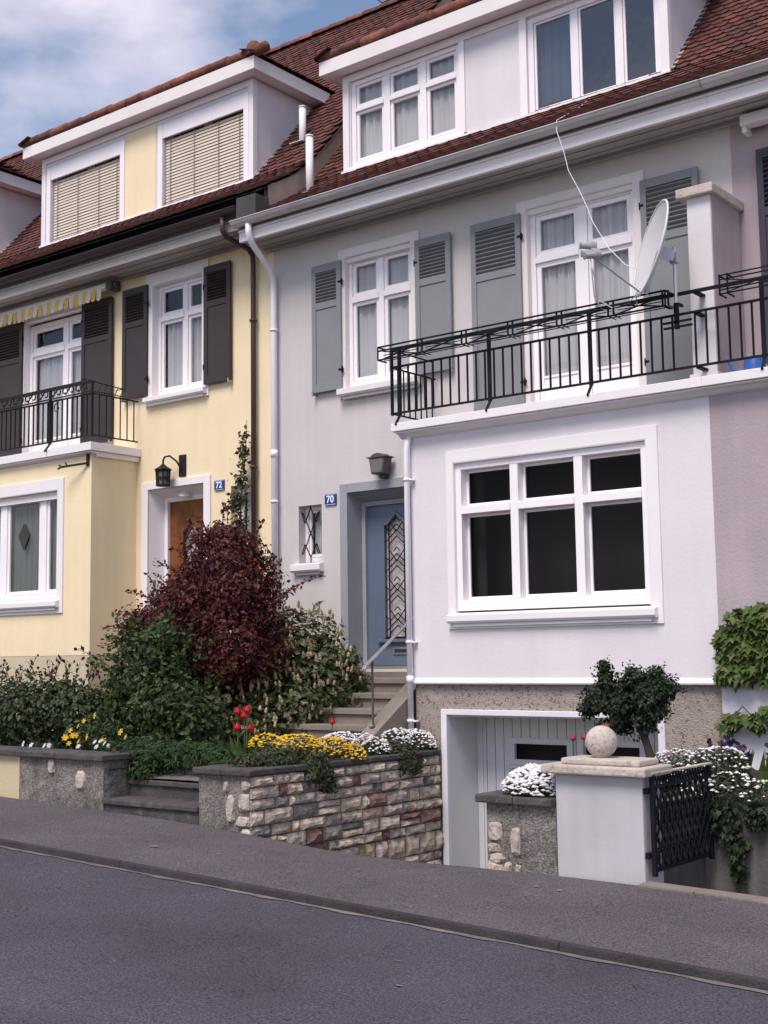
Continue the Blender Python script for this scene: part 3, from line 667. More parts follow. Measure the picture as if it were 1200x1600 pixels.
# white downpipes
b = MB(); b.tube([(-11.47,-.62,7.24),(-11.47,-.62,7.10),(-11.475,-.55,6.98),(-11.52,-.18,6.75),(-11.53,-.085,6.62),(-11.53,-.08,6.4),(-11.53,-.08,.45)],.042,14); 
for z in (1.2,3.6,5.9): b.tube([(-11.53,-.08,z),(-11.53,-.08,z+.03)],.052,14); b.box(-11.54,-11.52,-.05,0,z,z+.02)
b.tube([(-11.53,-.08,4.2),(-11.53,-.08,4.3)],.047,14)
b.build('downpipe', 'whitepipe', H70, smooth=True)
b = MB(); b.tube([(-8.74,-.83,4.06),(-8.74,-.87,3.98),(-8.755,-.87,3.90),(-8.755,-.87,.4)],.034,14)
for z in (3.55,1.72,.85): b.tube([(-8.755,-.87,z),(-8.755,-.87,z+.03)],.043,14); b.box(-8.72,-8.68,-.88,-.80,z,z+.02)
b.tube([(-8.755,-.87,1.28),(-8.755,-.87,1.36)],.041,14)
b.build('downpipe', 'whitepipe', H70, smooth=True)
# roof of 70
b = tiles(-11.42,-5.15,P70,skip=[(-10.6,-6.05,.45,1.6)]); rf = b.build('roof', 'tile', H70)
underlay(P70,-11.58,Xb,'leadbox',H70).build('roof_underlay','leadbox',rf)
b = MB(); ridge_caps(b,[(-11.6,P70[-1][0],P70[-1][1]+.02),(Xb,P70[-1][0],P70[-1][1]+.02)]); b.build('ridge','ridge',rf)
b = MB(); yr,zr = P70[-1]; b.quad((Xa,yr,zr),(Xb,yr,zr),(Xb,2*yr,EAVE70),(Xa,2*yr,EAVE70)); b.build('rear_slope','tile2',rf)

def dormer(parent, x0, x1, z0, zs, pr, holes, m, fb, ymeet, over=.24, fh=.19, cheek='trim'):
    """flat-fronted dormer: front wall with openings, triangular cheeks, deep white eaves board, low hipped tile roof"""
    Y = .42
    b = MB(); b.wall(Y,x0,x1,z0-.1,zs,holes,dep=.12)
    b.quad((x0,Y,z0-.15),(x0,Y,zs),(x0,ymeet+.3,zs),(x0,ymeet+.3,zs-.3)); b.quad((x1,Y,z0-.15),(x1,ymeet+.3,zs-.3),(x1,ymeet+.3,zs),(x1,Y,zs))
    b.quad((x0+.05,1.5,z0),(x1-.05,1.5,z0),(x1-.05,1.5,zs),(x0+.05,1.5,zs))
    dm = b.build('dormer', [m], parent)
    b = MB(); ya = Y-over; xa = x0-over; xb = x1+over; yb2 = ymeet+.12
    b.box(xa,xb,ya,ya+.03,zs,zs+fh); b.box(xa,xa+.03,ya+.031,yb2,zs,zs+fh); b.box(xb-.03,xb,ya+.031,yb2,zs,zs+fh)
    b.box(xa+.03,xb-.03,ya+.03,yb2,zs+.012,zs+.03)
    b.build('eaves_board','fascia',dm,bevel=.004)
    # corner trims and a sill board
    b = MB(); t = .022
    b.box(x0-.012,x0+.09,Y-t,Y-.002,z0-.02,zs); b.box(x1-.09,x1+.012,Y-t,Y-.002,z0-.02,zs); b.box(x0+.09,x1-.09,Y-t,Y-.002,zs-.10,zs)
    b.box(x1+.002,x1+.012,Y-.002,Y+.07,z0-.02,zs); b.box(x0-.012,x0-.002,Y-.002,Y+.07,z0-.02,zs)
    b.box(x0-.03,x1+.03,Y-.05,Y-.023,z0-.06,z0+.03)
    b.build('corner_trim',cheek,dm,bevel=.003)
    # low tiled roof
    zt = zs+fh; pitch = .40; D_ = yb2+1.35-ya; H = pitch*(D_)
    prf = [(ya+.03,zt+.04),(ya+.03+D_,zt+.04+H)]
    tb_ = tiles(xa-.05,xb+.05,prf,tw=.17,ex=.16)
    # hipped ends: drop tiles outside the hip
    keep = MB(); 
    nv = 16
    for k in range(len(tb_.v)//nv):
        vs = tb_.v[k*nv:(k+1)*nv]; cx = sum(v[0] for v in vs)/nv; cy = sum(v[1] for v in vs)/nv; ins = min(cx-xa, xb-cx)
        if cy-ya <= ins+.12: keep.add(vs,[(0,1,2,3,4,5,6,7,8)]+[(j,9+j,10+j,j+1) for j in range(6)]+[(0,8,9),(6,15,7)])
    # side slopes
    for sx,xe in ((-1,xa),(1,xb)):
        r = 0; s = 0.0
        while s < 1.3:
            yy = ya+s
            while yy < yb2+1.0*s+.2:
                hw = .082; c0 = Vector((xe+sx*.05-sx*s,yy+.085*(r%2),zt+.02+pitch*s+.03)); tdir = Vector((-sx,0,pitch)).normalized()
                ring = [c0+Vector((0,a_*hw,0))+tdir*.03*(1-math.sqrt(1-a_*a_*.98)) for a_ in (-1,-.7,-.35,0,.35,.7,1)]
                tp = c0+tdir*.3-Vector((0,0,.03)); vs = ring+[tp+Vector((0,hw,0)),tp-Vector((0,hw,0))]+[p-Vector((0,0,.018)) for p in ring]
                keep.add(vs,[(0,1,2,3,4,5,6,7,8)]+[(j,9+j,10+j,j+1) for j in range(6)]+[(0,8,9),(6,15,7)])
                yy += .17
            s += .16; r += 1
    rfm = keep.build('dormer_roof','tile',dm)
    ul = MB(); Hh = 1.25; zr_ = zt+.02+pitch*Hh; zq = zt+.012
    A_ = [(xa,ya,zq),(xb,ya,zq),(xb-Hh,ya+Hh,zr_),(xa+Hh,ya+Hh,zr_),(xa,yb2+.4,zq),(xb,yb2+.4,zq),(xa+Hh,yb2+1.3,zr_),(xb-Hh,yb2+1.3,zr_)]
    ul.add(A_,[(0,1,2,3),(0,3,6,4),(1,5,7,2),(3,2,7,6)]); ul.build('roof_underlay','tile2',rfm)
    rk = MB()
    for sx,xe in ((1,xa),(-1,xb)): ridge_caps(rk,[(xe+sx*.10,ya+.10,zt+.08),(xe+sx*1.3,ya+1.3,zt+.06+pitch*1.3)],.095,.33)
    i = 0; x = xa
    while x < xb-.1:
        L_ = .38; c0 = zt+.045+random.uniform(-.006,.01)      # edge tiles along the front
        rk.tube([(x,ya+.05,c0+.02),(x+L_,ya+.05,c0+.034)],.078,12); x += L_-.015; i += 1
    rk.lathe([(.001,.17),(.06,.16),(.10,.11),(.12,.03),(.11,-.04)],(xb-.04,ya+.05,zt+.06),14)
    rk.build('hip_tiles','ridge',rfm,smooth=True)
    # lead flashing where cheeks meet the tiles
    for x in (x0-.02,x1+.02):
        fl = MB()
        pts = [(x,y_,z_+.03) for y_,z_ in [(.42,pr[2][1]),(.9,pr[3][1]),(ymeet,pr[3][1]+1.15*(ymeet-.9))]]
        for a,c in zip(pts[:-1],pts[1:]): fl.bar(a,c,.05,.02)
        fl.build('flashing','gutter',dm)
    return dm
DH = [(-10.57,-8.79,8.06,9.27),(-7.80,-6.04,7.99,9.25)]
dm = dormer(H70,-10.68,-5.96,8.0,9.36,P70,DH,'bay70',None,1.78)
wn = window(H70,-10.57,-8.79,8.06,9.27,.44,[-9.975,-9.385],8.855,fw_=.07,mull=.10,sash=.045,tb=.055,name='dormer_window',cur=[(-10.5,-8.86,8.1,9.2)])
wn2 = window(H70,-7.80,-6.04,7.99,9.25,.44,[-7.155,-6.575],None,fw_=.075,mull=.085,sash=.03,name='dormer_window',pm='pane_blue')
b = MB(); b.box(-10.63,-8.73,.385,.417,8.0,8.062); b.box(-8.79,-8.71,.395,.417,8.062,9.26); b.box(-7.90,-7.80,.395,.417,7.97,9.26); b.box(-7.80,-6.02,.37,.44,7.945,7.99); b.build('window_trim','frame',dm,bevel=.003)
b = MB(); curtain(wn2,-7.74,-7.2,8.0,9.2,.56,m='greyblind')

# ================================================================== HOUSE 72 (yellow)
H72 = thing('row_house', 'yellow terraced house with dark brown shutters, wooden door and blinds down in the dormer', 'house', (-14.8,0,0))
Xc, Xd = -18.05, -11.60
V1 = (-13.99,-12.95,5.36,7.01,.16); V2 = (-17.02,-15.50,4.76,6.96,.16); VD = (-14.06,-12.92,1.80,4.00,.27); VS = (-12.41,-12.02,3.16,3.91,.17)
b = MB(); b.wall(0, Xc, Xd-.001, .2, EAVE72+.05, [V1,V2,VD,VS]); b.build('wall','wall72',H72)
house_shell(H72, Xc+.01, Xd-.012, -.5, EAVE72, P72, 'wall72', [1.8,4.58,7.3])
VB = (-17.40,-15.05,2.46,4.02,.10)
b = MB(); b.wall(-.83,Xc,-14.33,1.65,4.45,[VB]); b.quad((-14.33,-.83,1.65),(-14.33,0,1.65),(-14.33,0,4.45),(-14.33,-.83,4.45)); b.build('bay','wall72',H72)
b = MB(); b.box(Xc,-14.334,-.826,0,-.2,1.65); b.build('plinth','plinth72',H72)
wn = window(H72,-17.40,-15.05,2.47,4.0,-.76,[-16.43,-15.49],None,fw_=.06,mull=.13,sash=.055,dp=.09,cm='darkcurtain',cur=[(-17.3,-16.5,2.5,3.95),(-16.36,-15.55,2.5,3.95),(-15.4,-15.1,2.5,3.95)])
b = MB(); b.box(-17.39,-15.06,-.80,-.762,3.90,4.01); b.build('roller_box','cream',wn)
surround(wn,-17.55,-14.92,2.25,4.19,-17.40,-15.05,2.46,4.02,-.83,'trim',.025,ln=.025); sill(wn,-17.6,-14.98,2.33,2.44,-.855,.07,'trim')
b = MB(); b.add([(-15.98,-.735,3.62),(-15.85,-.735,3.42),(-15.98,-.735,3.20),(-16.11,-.735,3.42)],[(0,1,2,3)]); b.box(-16.07,-15.89,-.728,-.724,3.36,3.42); b.build('window_picture','shut72',wn)
# door
b = MB(); b.box(-14.20,-14.06,-.03,.002,1.7,4.11); b.box(-12.92,-12.79,-.03,.002,1.7,4.11); b.box(-14.06,-12.92,-.03,.002,4.0,4.11); b.build('door_surround','trim',H72,bevel=.006)
b = MB()
b.add([(-14.058,0,3.995),(-12.922,0,3.995),(-12.95,.27,3.88),(-13.99,.27,3.88)],[(0,3,2,1)])
b.add([(-14.058,0,1.8),(-14.058,0,3.995),(-13.99,.27,3.88),(-13.99,.27,1.8)],[(0,1,2,3)])
b.add([(-12.922,0,1.8),(-12.922,0,3.995),(-12.95,.27,3.88),(-12.95,.27,1.8)],[(3,2,1,0)])
b.build('door_lining','trim',H72)
b = MB(); b.box(-13.99,-13.92,.23,.31,1.83,3.90); b.box(-13.02,-12.95,.23,.31,1.83,3.90); b.box(-13.92,-13.02,.23,.31,3.83,3.90); b.build('door_frame','trim',H72,bevel=.006)
leaf, arch = front_door(H72,-13.92,-13.02,1.84,3.83,.28,'door72',(-13.64,-13.28),2.3,3.55,rise=.14)
b = MB(); Yg = .27; xc = -13.46
for x in (-13.60,-13.33): b.box(x-.006,x+.006,Yg-.006,Yg+.006,2.3,3.42)
for zz in (2.5,2.85,3.2): 
    b.bar((-13.62,Yg,zz),(xc,Yg,zz+.24),.010); b.bar((-13.30,Yg,zz),(xc,Yg,zz+.24),.010); b.bar((xc,Yg,zz),(xc-.09,Yg,zz+.1),.010); b.bar((xc,Yg,zz),(xc+.09,Yg,zz+.1),.010); b.bar((-13.62,Yg,zz+.1),(-13.3,Yg,zz+.1),.010)
b.build('grille','iron',leaf)
b = MB(); b.tube([(-13.10,.28,2.75),(-13.10,.22,2.75),(-13.20,.22,2.75)],.012,8); b.build('handle','steel',leaf)
# small window behind the vine
wn = window(H72,-12.41,-12.02,3.18,3.91,.13,[],None,fw_=.05,sash=.04,bottom=.06,dp=.06); curtain(wn,-12.35,-12.07,3.2,3.88,.24); sill(wn,-12.49,-11.98,3.05,3.165,0,.09,'trim')
# first floor
wn = window(H72,-13.99,-12.95,5.36,7.01,.09,[-13.405],6.51,fw_=.06,mull=.07,sash=.05,cur=[(-13.9,-13.02,5.4,6.45)])
surround(wn,-14.13,-12.83,5.22,7.19,-13.99,-12.95,5.36,7.01,0,'trim',.03,ln=.088); sill(wn,-14.10,-12.85,5.255,5.355,-.03,.08,'trim')
wn = window(H72,-17.02,-15.50,4.76,6.92,.09,[-16.10],6.45,fw_=.07,mull=.09,sash=.06,cur=[(-16.92,-16.15,4.9,6.4),(-16.05,-15.58,4.9,6.4)],panel=.2)
surround(wn,-17.14,-15.42,4.64,7.06,-17.02,-15.50,4.76,6.96,0,'trim',.03,bot=False,ln=.088)
shutter(H72,-14.60,-14.06,5.38,7.03,'shut72',louv=.40,nl=9,hinge=1); shutter(H72,-12.88,-12.36,5.37,7.05,'shut72',louv=.40,nl=9,hinge=-1)
shutter(H72,-15.54,-14.84,4.80,7.0,'shut72',louv=.46,nl=10,hinge=-1); shutter(H72,-17.70,-17.02,4.80,6.98,'shut72',louv=.46,nl=10,hinge=1)
sl = slab(H72,Xc,-14.23,4.505,4.62,-.93,capL=False,capR=True); MB().box(-14.328,-14.272,-.80,-.003,4.43,4.503).build('side_moulding','trim',sl,bevel=.01)
# railing with scrolled flower rack
b = railing(H72,-17.6,-14.28,5.49,5.32,4.725,-.87,[-16.78,-15.22+.0],.112,'iron72')
xr = -14.28
for z_ in (5.32,4.725): b.box(xr-.010,xr+.010,-.87,-.03,z_-.009,z_+.009)
b.box(xr-.014,xr+.014,-.884,-.856,4.70,5.50)
for i in range(1,7): yy = -.87+.84*i/6.6; b.box(xr-.0065,xr+.0065,yy-.0065,yy+.0065,4.733,5.311)
rl = b.build('balcony_railing','iron72',H72)
b = MB()
def scroll(cx,cz,Y_,s=1,r=.06):
    pts = []
    for k in range(15): a = k/14*math.pi*1.75; rr = r*(1-.5*k/14); pts.append((cx+s*rr*math.cos(a),Y_,cz+rr*math.sin(a)))
    b.tube(pts,.010,6)
x = -17.4
while x < -14.4:
    scroll(x,5.405,-.95,1); scroll(x+.15,5.405,-.95,-1); b.bar((x+.02,-.95,5.35),(x+.13,-.95,5.47),.012); x += .29
for z_ in (5.49,5.33): b.box(-17.6,-14.45,-.958,-.942,z_-.009,z_+.009)
b.tube([(-14.45,-.95,5.49),(-14.33,-.99,5.51),(-14.20,-.98,5.48),(-14.12,-.86,5.44),(-14.12,-.45,5.42)],.009,6); b.tube([(-14.45,-.95,5.33),(-14.2,-.98,5.33),(-14.12,-.86,5.31),(-14.12,-.45,5.31)],.008,6)
for k in range(5): yy = -.9+k*.1; b.bar((-14.12,yy,5.31),(-14.12,yy+.06,5.42),.008)
b.bar((-14.12,-.45,5.42),(-14.28,-.45,5.42),.009); b.bar((-14.12,-.45,5.31),(-14.28,-.45,5.31),.009)
for xp in (-16.5,-15.0):
    s_ = []
    for k in range(12): a = k/11*math.pi*1.6; s_.append((xp+.05*math.cos(a),-.93,5.20-.06*math.sin(a)))
    b.tube(s_,.007,6)
b.build('planter_rack','iron72',rl)
# eaves and pipes of 72
eaves(H72,Xc,-11.64,EAVE72,'gutter72',zg=EAVE72+.24,fm='soffit')
b = MB(); b.tube([(-11.95,-.62,7.42),(-11.95,-.62,7.24),(-11.945,-.55,7.17),(-11.915,-.16,7.09),(-11.91,-.085,7.02),(-11.91,-.075,6.9),(-11.91,-.075,.6)],.036,14)
for z in (2.0,4.1,6.1): b.tube([(-11.91,-.075,z),(-11.91,-.075,z+.03)],.052,14)
b.build('downpipe','brownpipe',H72,smooth=True)
# roof of 72, its raised verge over 70 and lead end box
b = tiles(-17.96,-11.25,P72,skip=[(-17.1,-12.45,.45,1.55)],tol=.09); rf = b.build('roof','tile',H72)
underlay(P72,Xc,-11.27,'leadbox',H72).build('roof_underlay','leadbox',rf)
b = MB(); ridge_caps(b,[(Xc,P72[-1][0],P72[-1][1]+.02),(-11.25,P72[-1][0],P72[-1][1]+.02)]); b.build('ridge','ridge',rf)
b = MB(); yr,zr = P72[-1]; b.quad((Xc,yr,zr),(Xd,yr,zr),(Xd,2*yr,EAVE72),(Xc,2*yr,EAVE72)); b.build('rear_slope','tile2',rf)
b = MB()
vp = [(-.45,P72[0][1]+.14)]+P72[1:]
for a,c in zip(vp[:-1],vp[1:]):
    b.add([(x,y,z+d) for x in (-11.34,-11.28) for (y,z),d in ((a,-.34),(c,-.34),(c,-.03),(a,-.03))],[(0,1,2,3),(4,7,6,5),(0,4,5,1),(3,2,6,7)])
b.build('verge','verge',rf)
b = MB(); b.box(-11.62,-11.27,-.70,-.44,7.30,7.58); b.build('end_box','leadbox',rf,bevel=.01)
dm = dormer(H72,-17.18,-12.37,8.34,9.85,P72,[(-16.95,-15.22,8.36,9.60),(-14.25,-12.54,8.36,9.60)],'bay70',None,1.72)
MB().box(-15.12,-14.42,.412,.4185,8.37,9.74).build('yellow_panel','wall72',dm)
b = MB()
for x0,x1 in ((-16.95,-15.22),(-14.25,-12.54)): b.box(x0-.10,x0-.001,.385,.4175,8.34,9.66); b.box(x1+.001,x1+.10,.385,.4175,8.34,9.66); b.box(x0,x1,.39,.4175,9.44,9.66)
b.box(-17.2,-12.35,.36,.40,8.27,8.345)
b.build('window_trim','frame',dm,bevel=.004)
for x0,x1 in ((-16.95,-15.22),(-14.25,-12.54)):
    wn = window(H72,x0,x1,8.36,9.60,.50,[(x0+x1)/2],None,name='dormer_window',pm='pane_dimmed')
    b = MB(); n = 21; z0,z1 = 8.40,9.42; p = (z1-z0)/n
    for i in range(n): z = z0+p*(i+.5); b.bar((x0+.02,.455,z+random.uniform(-.002,.002)),(x1-.02,.455,z+random.uniform(-.002,.002)),.046,.006,up=(0,1,-.30+random.uniform(-.04,.04)))
    b.box(x0+.01,x1-.01,.44,.47,z0-.03,z0-.005)
    bl = b.build('blind','blind',wn)
    b = MB()
    for k in (.08,.5-.12,.5+.18,.93): x = x0+(x1-x0)*k; b.box(x-.005,x+.005,.428,.432,z0,z1)
    b.build('blind_cord','blindcord',bl)

# ================================================================== HOUSE 68 (mauve)
H68 = thing('row_house', 'mauve terraced house at the right edge with a creeper on its white plinth', 'house', (-2.0,0,0))
Xe = 1.3
b = MB(); b.wall(0,Xb+.001,Xe,.2,EAVE70+.05,[(-4.1,-2.7,4.36,6.70,.16)]); b.build('wall','wall68',H68)
house_shell(H68,Xb+.012,Xe,-.9,EAVE70,P70,'wall68',[1.45,4.2,7.1])
b = MB(); b.wall(-.812,Xb+.001,-1.5,1.28,4.06,[(-4.2,-2.0,2.04,3.70,.1)]); b.quad((-1.5,-.812,1.2),(-1.5,0,1.2),(-1.5,0,4.06),(-1.5,-.812,4.06)); b.build('bay','wall68',H68)
b = MB(); b.wall(-.80,Xb+.001,-1.5,-1.0,1.28); b.build('plinth','white68',H68)
wn = window(H68,-4.2,-2.0,2.06,3.70,-.77,[-3.45,-2.7],3.155,pm='pane_dimmed',fw_=.075,mull=.1); surround(wn,-4.3,-1.9,1.87,3.83,-4.2,-2.0,2.04,3.70,-.812,'trim',.022,ln=.03)
slab(H68,Xb+.001,-1.4,4.12,4.215,-.97,capL=False)
b = railing(H68,-5.315,-1.5,5.09,4.885,4.345,-.88,[-4.52,-3.2],.1155,'iron')
for z_ in (5.075,4.87,4.33): b.box(-5.21,-5.15,-.874,-.72,z_-.008,z_+.008)
rl = b.build('balcony_railing','iron',H68)
b = MB()
for z_ in (5.14,5.10,5.0,4.96): b.box(-4.86,-1.7,-1.06,-1.048,z_-.006,z_+.006)
for x in (-4.86,-4.78,-4.2,-3.6): b.box(x-.007,x+.007,-1.06,-1.046,4.95,5.15); b.box(x-.006,x+.006,-1.06,-.90,5.13,5.145); b.box(x-.006,x+.006,-1.06,-.90,4.95,4.962)
b.bar((-4.78,-1.05,4.97),(-4.2,-1.05,5.09),.009); b.bar((-4.78,-1.05,5.09),(-4.2,-1.05,4.97),.009)
b.build('planter_rack','iron',rl)
eaves(H68,Xb+.001,Xe,EAVE70,'gutter')
shutter(H68,-4.83,-4.16,4.42,6.68,'shut68',louv=.52,nl=10,hinge=1)
wn = window(H68,-4.1,-2.7,4.36,6.68,.05,[-3.4],6.09,fw_=.07,mull=.11,sash=.06,panel=.27); surround(wn,-4.22,-2.58,4.24,6.80,-4.1,-2.7,4.36,6.70,0,'cream',.03,bot=False)
b = MB(); b.box(-4.93,-2.0,-.20,-.06,6.92,7.03); b.box(-4.93,-4.88,-.15,0,6.86,7.04); b.build('blind_cassette','white',H68)
b = tiles(-5.15,Xe,P70,tol=.09); rf = b.build('roof','tile',H68); underlay(P70,Xb,Xe,'leadbox',H68).build('roof_underlay','leadbox',rf)
b = MB(); ridge_caps(b,[(Xb,P70[-1][0],P70[-1][1]+.02),(Xe,P70[-1][0],P70[-1][1]+.02)]); b.build('ridge','ridge',rf)
b = MB(); yr,zr = P70[-1]; b.quad((Xb,yr,zr),(Xe,yr,zr),(Xe,2*yr,EAVE70),(Xb,2*yr,EAVE70)); b.build('rear_slope','tile2',rf)

# ================================================================== HOUSE 74 (far left)
H74 = thing('row_house', 'cream terraced house at the left edge of which only roof and dormer cheek show', 'house', (-21,0,0))
Xf = -24.4
b = MB(); b.wall(0,Xf,Xc-.001,.2,EAVE72+.05,[(-22.9,-21.9,5.36,7.0,.16)]); b.box(-22.5,Xc-.002,-.82,0,-.2,4.45); b.build('wall','cream',H74)
house_shell(H74,Xf,Xc-.012,-.5,EAVE72,P72,'cream',[1.8,4.58,7.3])
window(H74,-22.9,-21.9,5.36,7.0,.09,[-22.4],6.5)
eaves(H74,Xf,Xc-.001,EAVE72,'gutter72',zg=EAVE72+.24,fm='soffit')
b = tiles(-17.96-.165*38,-17.955,P72,skip=[(-24,-18.95,.45,1.55)]); rf = b.build('roof','tile',H74); underlay(P72,Xf,Xc,'leadbox',H74).build('roof_underlay','leadbox',rf)
b = MB(); ridge_caps(b,[(Xf,P72[-1][0],P72[-1][1]+.02),(Xc,P72[-1][0],P72[-1][1]+.02)]); b.build('ridge','ridge',rf)
b = MB(); yr,zr = P72[-1]; b.quad((Xf,yr,zr),(Xc,yr,zr),(Xc,2*yr,EAVE72),(Xf,2*yr,EAVE72)); b.build('rear_slope','tile2',rf)
dormer(H74,-23.5,-18.62,8.34,9.78,P72,[(-20.6,-19.0,8.40,9.6)],'bay70',None,1.66)
window(H74,-20.6,-19.0,8.40,9.60,.44,[-19.8],None,name='dormer_window',pm='pane_dimmed')

# ================================================================== planting helpers
def blob_noise(d, seed):
    return (np.sin(d[:,0]*5.1+seed)+np.sin(d[:,1]*4.3+seed*1.7)+np.sin(d[:,2]*5.9+seed*2.3)+.6*np.sin((d[:,0]+d[:,2])*9+seed*3)+.6*np.sin((d[:,1]-d[:,0])*11+seed))/4.2
def leaf_shape(kind):
    if kind == 'oval': return np.array([(0,0,0),(.30,.5,.06),(0,1,0),(-.30,.5,.06)]), [(0,1,2),(0,2,3)]
    if kind == 'long': return np.array([(0,0,0),(.17,.45,.05),(0,1,-.08),(-.17,.45,.05)]), [(0,1,2),(0,2,3)]
    if kind == 'blade': return np.array([(-.06,0,0),(.06,0,0),(.085,.5,.05),(0,1,.22),(-.085,.5,.05)]), [(0,1,2,4),(4,2,3)]
    if kind == 'lobed': return np.array([(0,0,0),(.34,-.08,.02),(.24,.22,0),(.50,.42,.03),(.20,.52,0),(0,1,.06),(-.20,.52,0),(-.50,.42,.03),(-.24,.22,0),(-.34,-.08,.02)]), [(0,1,2),(0,2,4,5),(2,3,4),(0,5,6,8),(6,7,8),(0,8,9)]
    if kind == 'petal': return np.array([(0,0,0),(.38,.45,.05),(.2,.95,.02),(-.2,.95,.02),(-.38,.45,.05)]), [(0,1,2,3,4)]
def put_leaves(b, P, nrm, size, kind='oval', droop=0.0, spin=None):
    """one small folded leaf at every point, facing nrm"""
    V, Fc = leaf_shape(kind); n = len(P); nrm = nrm/np.linalg.norm(nrm,axis=1,keepdims=True)
    r = rng.normal(size=(n,3)) if spin is None else spin + rng.normal(scale=.35,size=(n,3))
    r[:,2] -= droop
    t = r - (r*nrm).sum(1,keepdims=True)*nrm; t /= np.linalg.norm(t,axis=1,keepdims=True)+1e-9
    s = np.cross(t,nrm); sz = np.asarray(size).reshape(-1,1,1) if np.ndim(size) else np.full((n,1,1),size)
    Q = P[:,None,:] + sz*(V[None,:,0:1]*s[:,None,:] + V[None,:,1:2]*t[:,None,:] + V[None,:,2:3]*nrm[:,None,:])
    o = len(b.v); b.v += [tuple(p) for p in Q.reshape(-1,3).tolist()]; m = len(V)
    for i in range(n):
        for f in Fc: b.f.append(tuple(o+i*m+k for k in f)); b.mi.append(b.cur)
def lobes_points(lobes, n, shell=.6, rough=.22, seed=0, flat_bottom=None):
    """points near the surface of a set of uneven lumps, with the outward direction"""
    lb = np.array([l[:6] for l in lobes],float); wgt = (lb[:,3]*lb[:,4]*lb[:,5])**(2/3); wgt /= wgt.sum()
    k = rng.choice(len(lb),n,p=wgt); d = rng.normal(size=(n,3)); d /= np.linalg.norm(d,axis=1,keepdims=True)
    rad = shell+(1-shell)*rng.random(n)**.6
    rad = rad*(1+rough*blob_noise(d*1.0+lb[k,:3]*1.3,seed)*1.6)
    P = lb[k,:3]+d*lb[k,3:6]*rad[:,None]
    return P, d
def inside_other(P, lobes, f=.62):
    m = np.zeros(len(P),bool)
    for l in lobes: m |= (((P-np.array(l[:3]))/np.array(l[3:6]))**2).sum(1) < f*f
    return ~m
def foliage(b, lobes, n, size, kind='oval', seed=0, shell=.55, rough=.22, up=.25, droop=.2, jitter=.8, cut=.5, zmin=None):
    P,d = lobes_points(lobes,n,shell,rough,seed); ok = inside_other(P,lobes,cut)
    if zmin is not None: ok &= P[:,2] > zmin
    P,d = P[ok],d[ok]; nn = d+np.array([0,0,up])+rng.normal(scale=jitter*.5,size=P.shape)
    put_leaves(b,P,nn,size*(.6+.8*rng.random(len(P))),kind,droop); return P
def sprays(b, pts, dirs, L, n, size, kind='oval', twig=None):
    """thin shoots with leaves along them"""
    for p,d in zip(pts,dirs):
        p = np.array(p,float); d = np.array(d,float); d /= np.linalg.norm(d); l = L*random.uniform(.6,1.25)
        t = np.linspace(.1,1,n)[:,None]; bend = np.array([0,0,-.25])*(t**2)*l
        Q = p+d*t*l+bend+rng.normal(scale=.012,size=(n,3))
        put_leaves(b,Q,rng.normal(size=(n,3))+d*.3+np.array([0,0,.6]),size*(.7+.6*rng.random(n)),kind,0,spin=np.tile(d,(n,1)))
        if twig is not None: twig.tube([tuple(p),tuple(p+d*l*.5+np.array([0,0,-.06*l])),tuple(p+d*l+np.array([0,0,-.25*l]))],[.006,.004,.002],5)
def trunk(b, base, tips, r0=.03, r1=.006, n=7):
    base = Vector(base)
    for t in tips:
        t = Vector(t); mid = base.lerp(t,.5)+Vector((random.uniform(-.06,.06),random.uniform(-.06,.06),.05)); m2 = base.lerp(t,.25)+Vector((random.uniform(-.02,.02),0,.03))
        b.tube([base,m2,mid,t],[r0,r0*.8,r0*.55,r1],n)
def heads(b, P, r, squash=.7):
    """small rounded flower heads"""
    base = np.array([(1,0,0),(.5,.87,0),(-.5,.87,0),(-1,0,0),(-.5,-.87,0),(.5,-.87,0),(0,0,1),(0,0,-.6)])
    fs = [(i,(i+1)%6,6) for i in range(6)]+[((i+1)%6,i,7) for i in range(6)]
    for p in P:
        s = r*random.choice((.6,.8,1,1,1.2,1.4)); a = random.uniform(0,6.3); ca,sa = math.cos(a),math.sin(a); tx,ty = random.uniform(-.35,.35),random.uniform(-.35,.35)
        vs = [(p[0]+s*(x*ca-y*sa)+s*z*tx, p[1]+s*(x*sa+y*ca)+s*z*ty, p[2]+s*squash*z+s*.35*(-x*tx-y*ty)) for x,y,z in base]
        b.add(vs,fs)

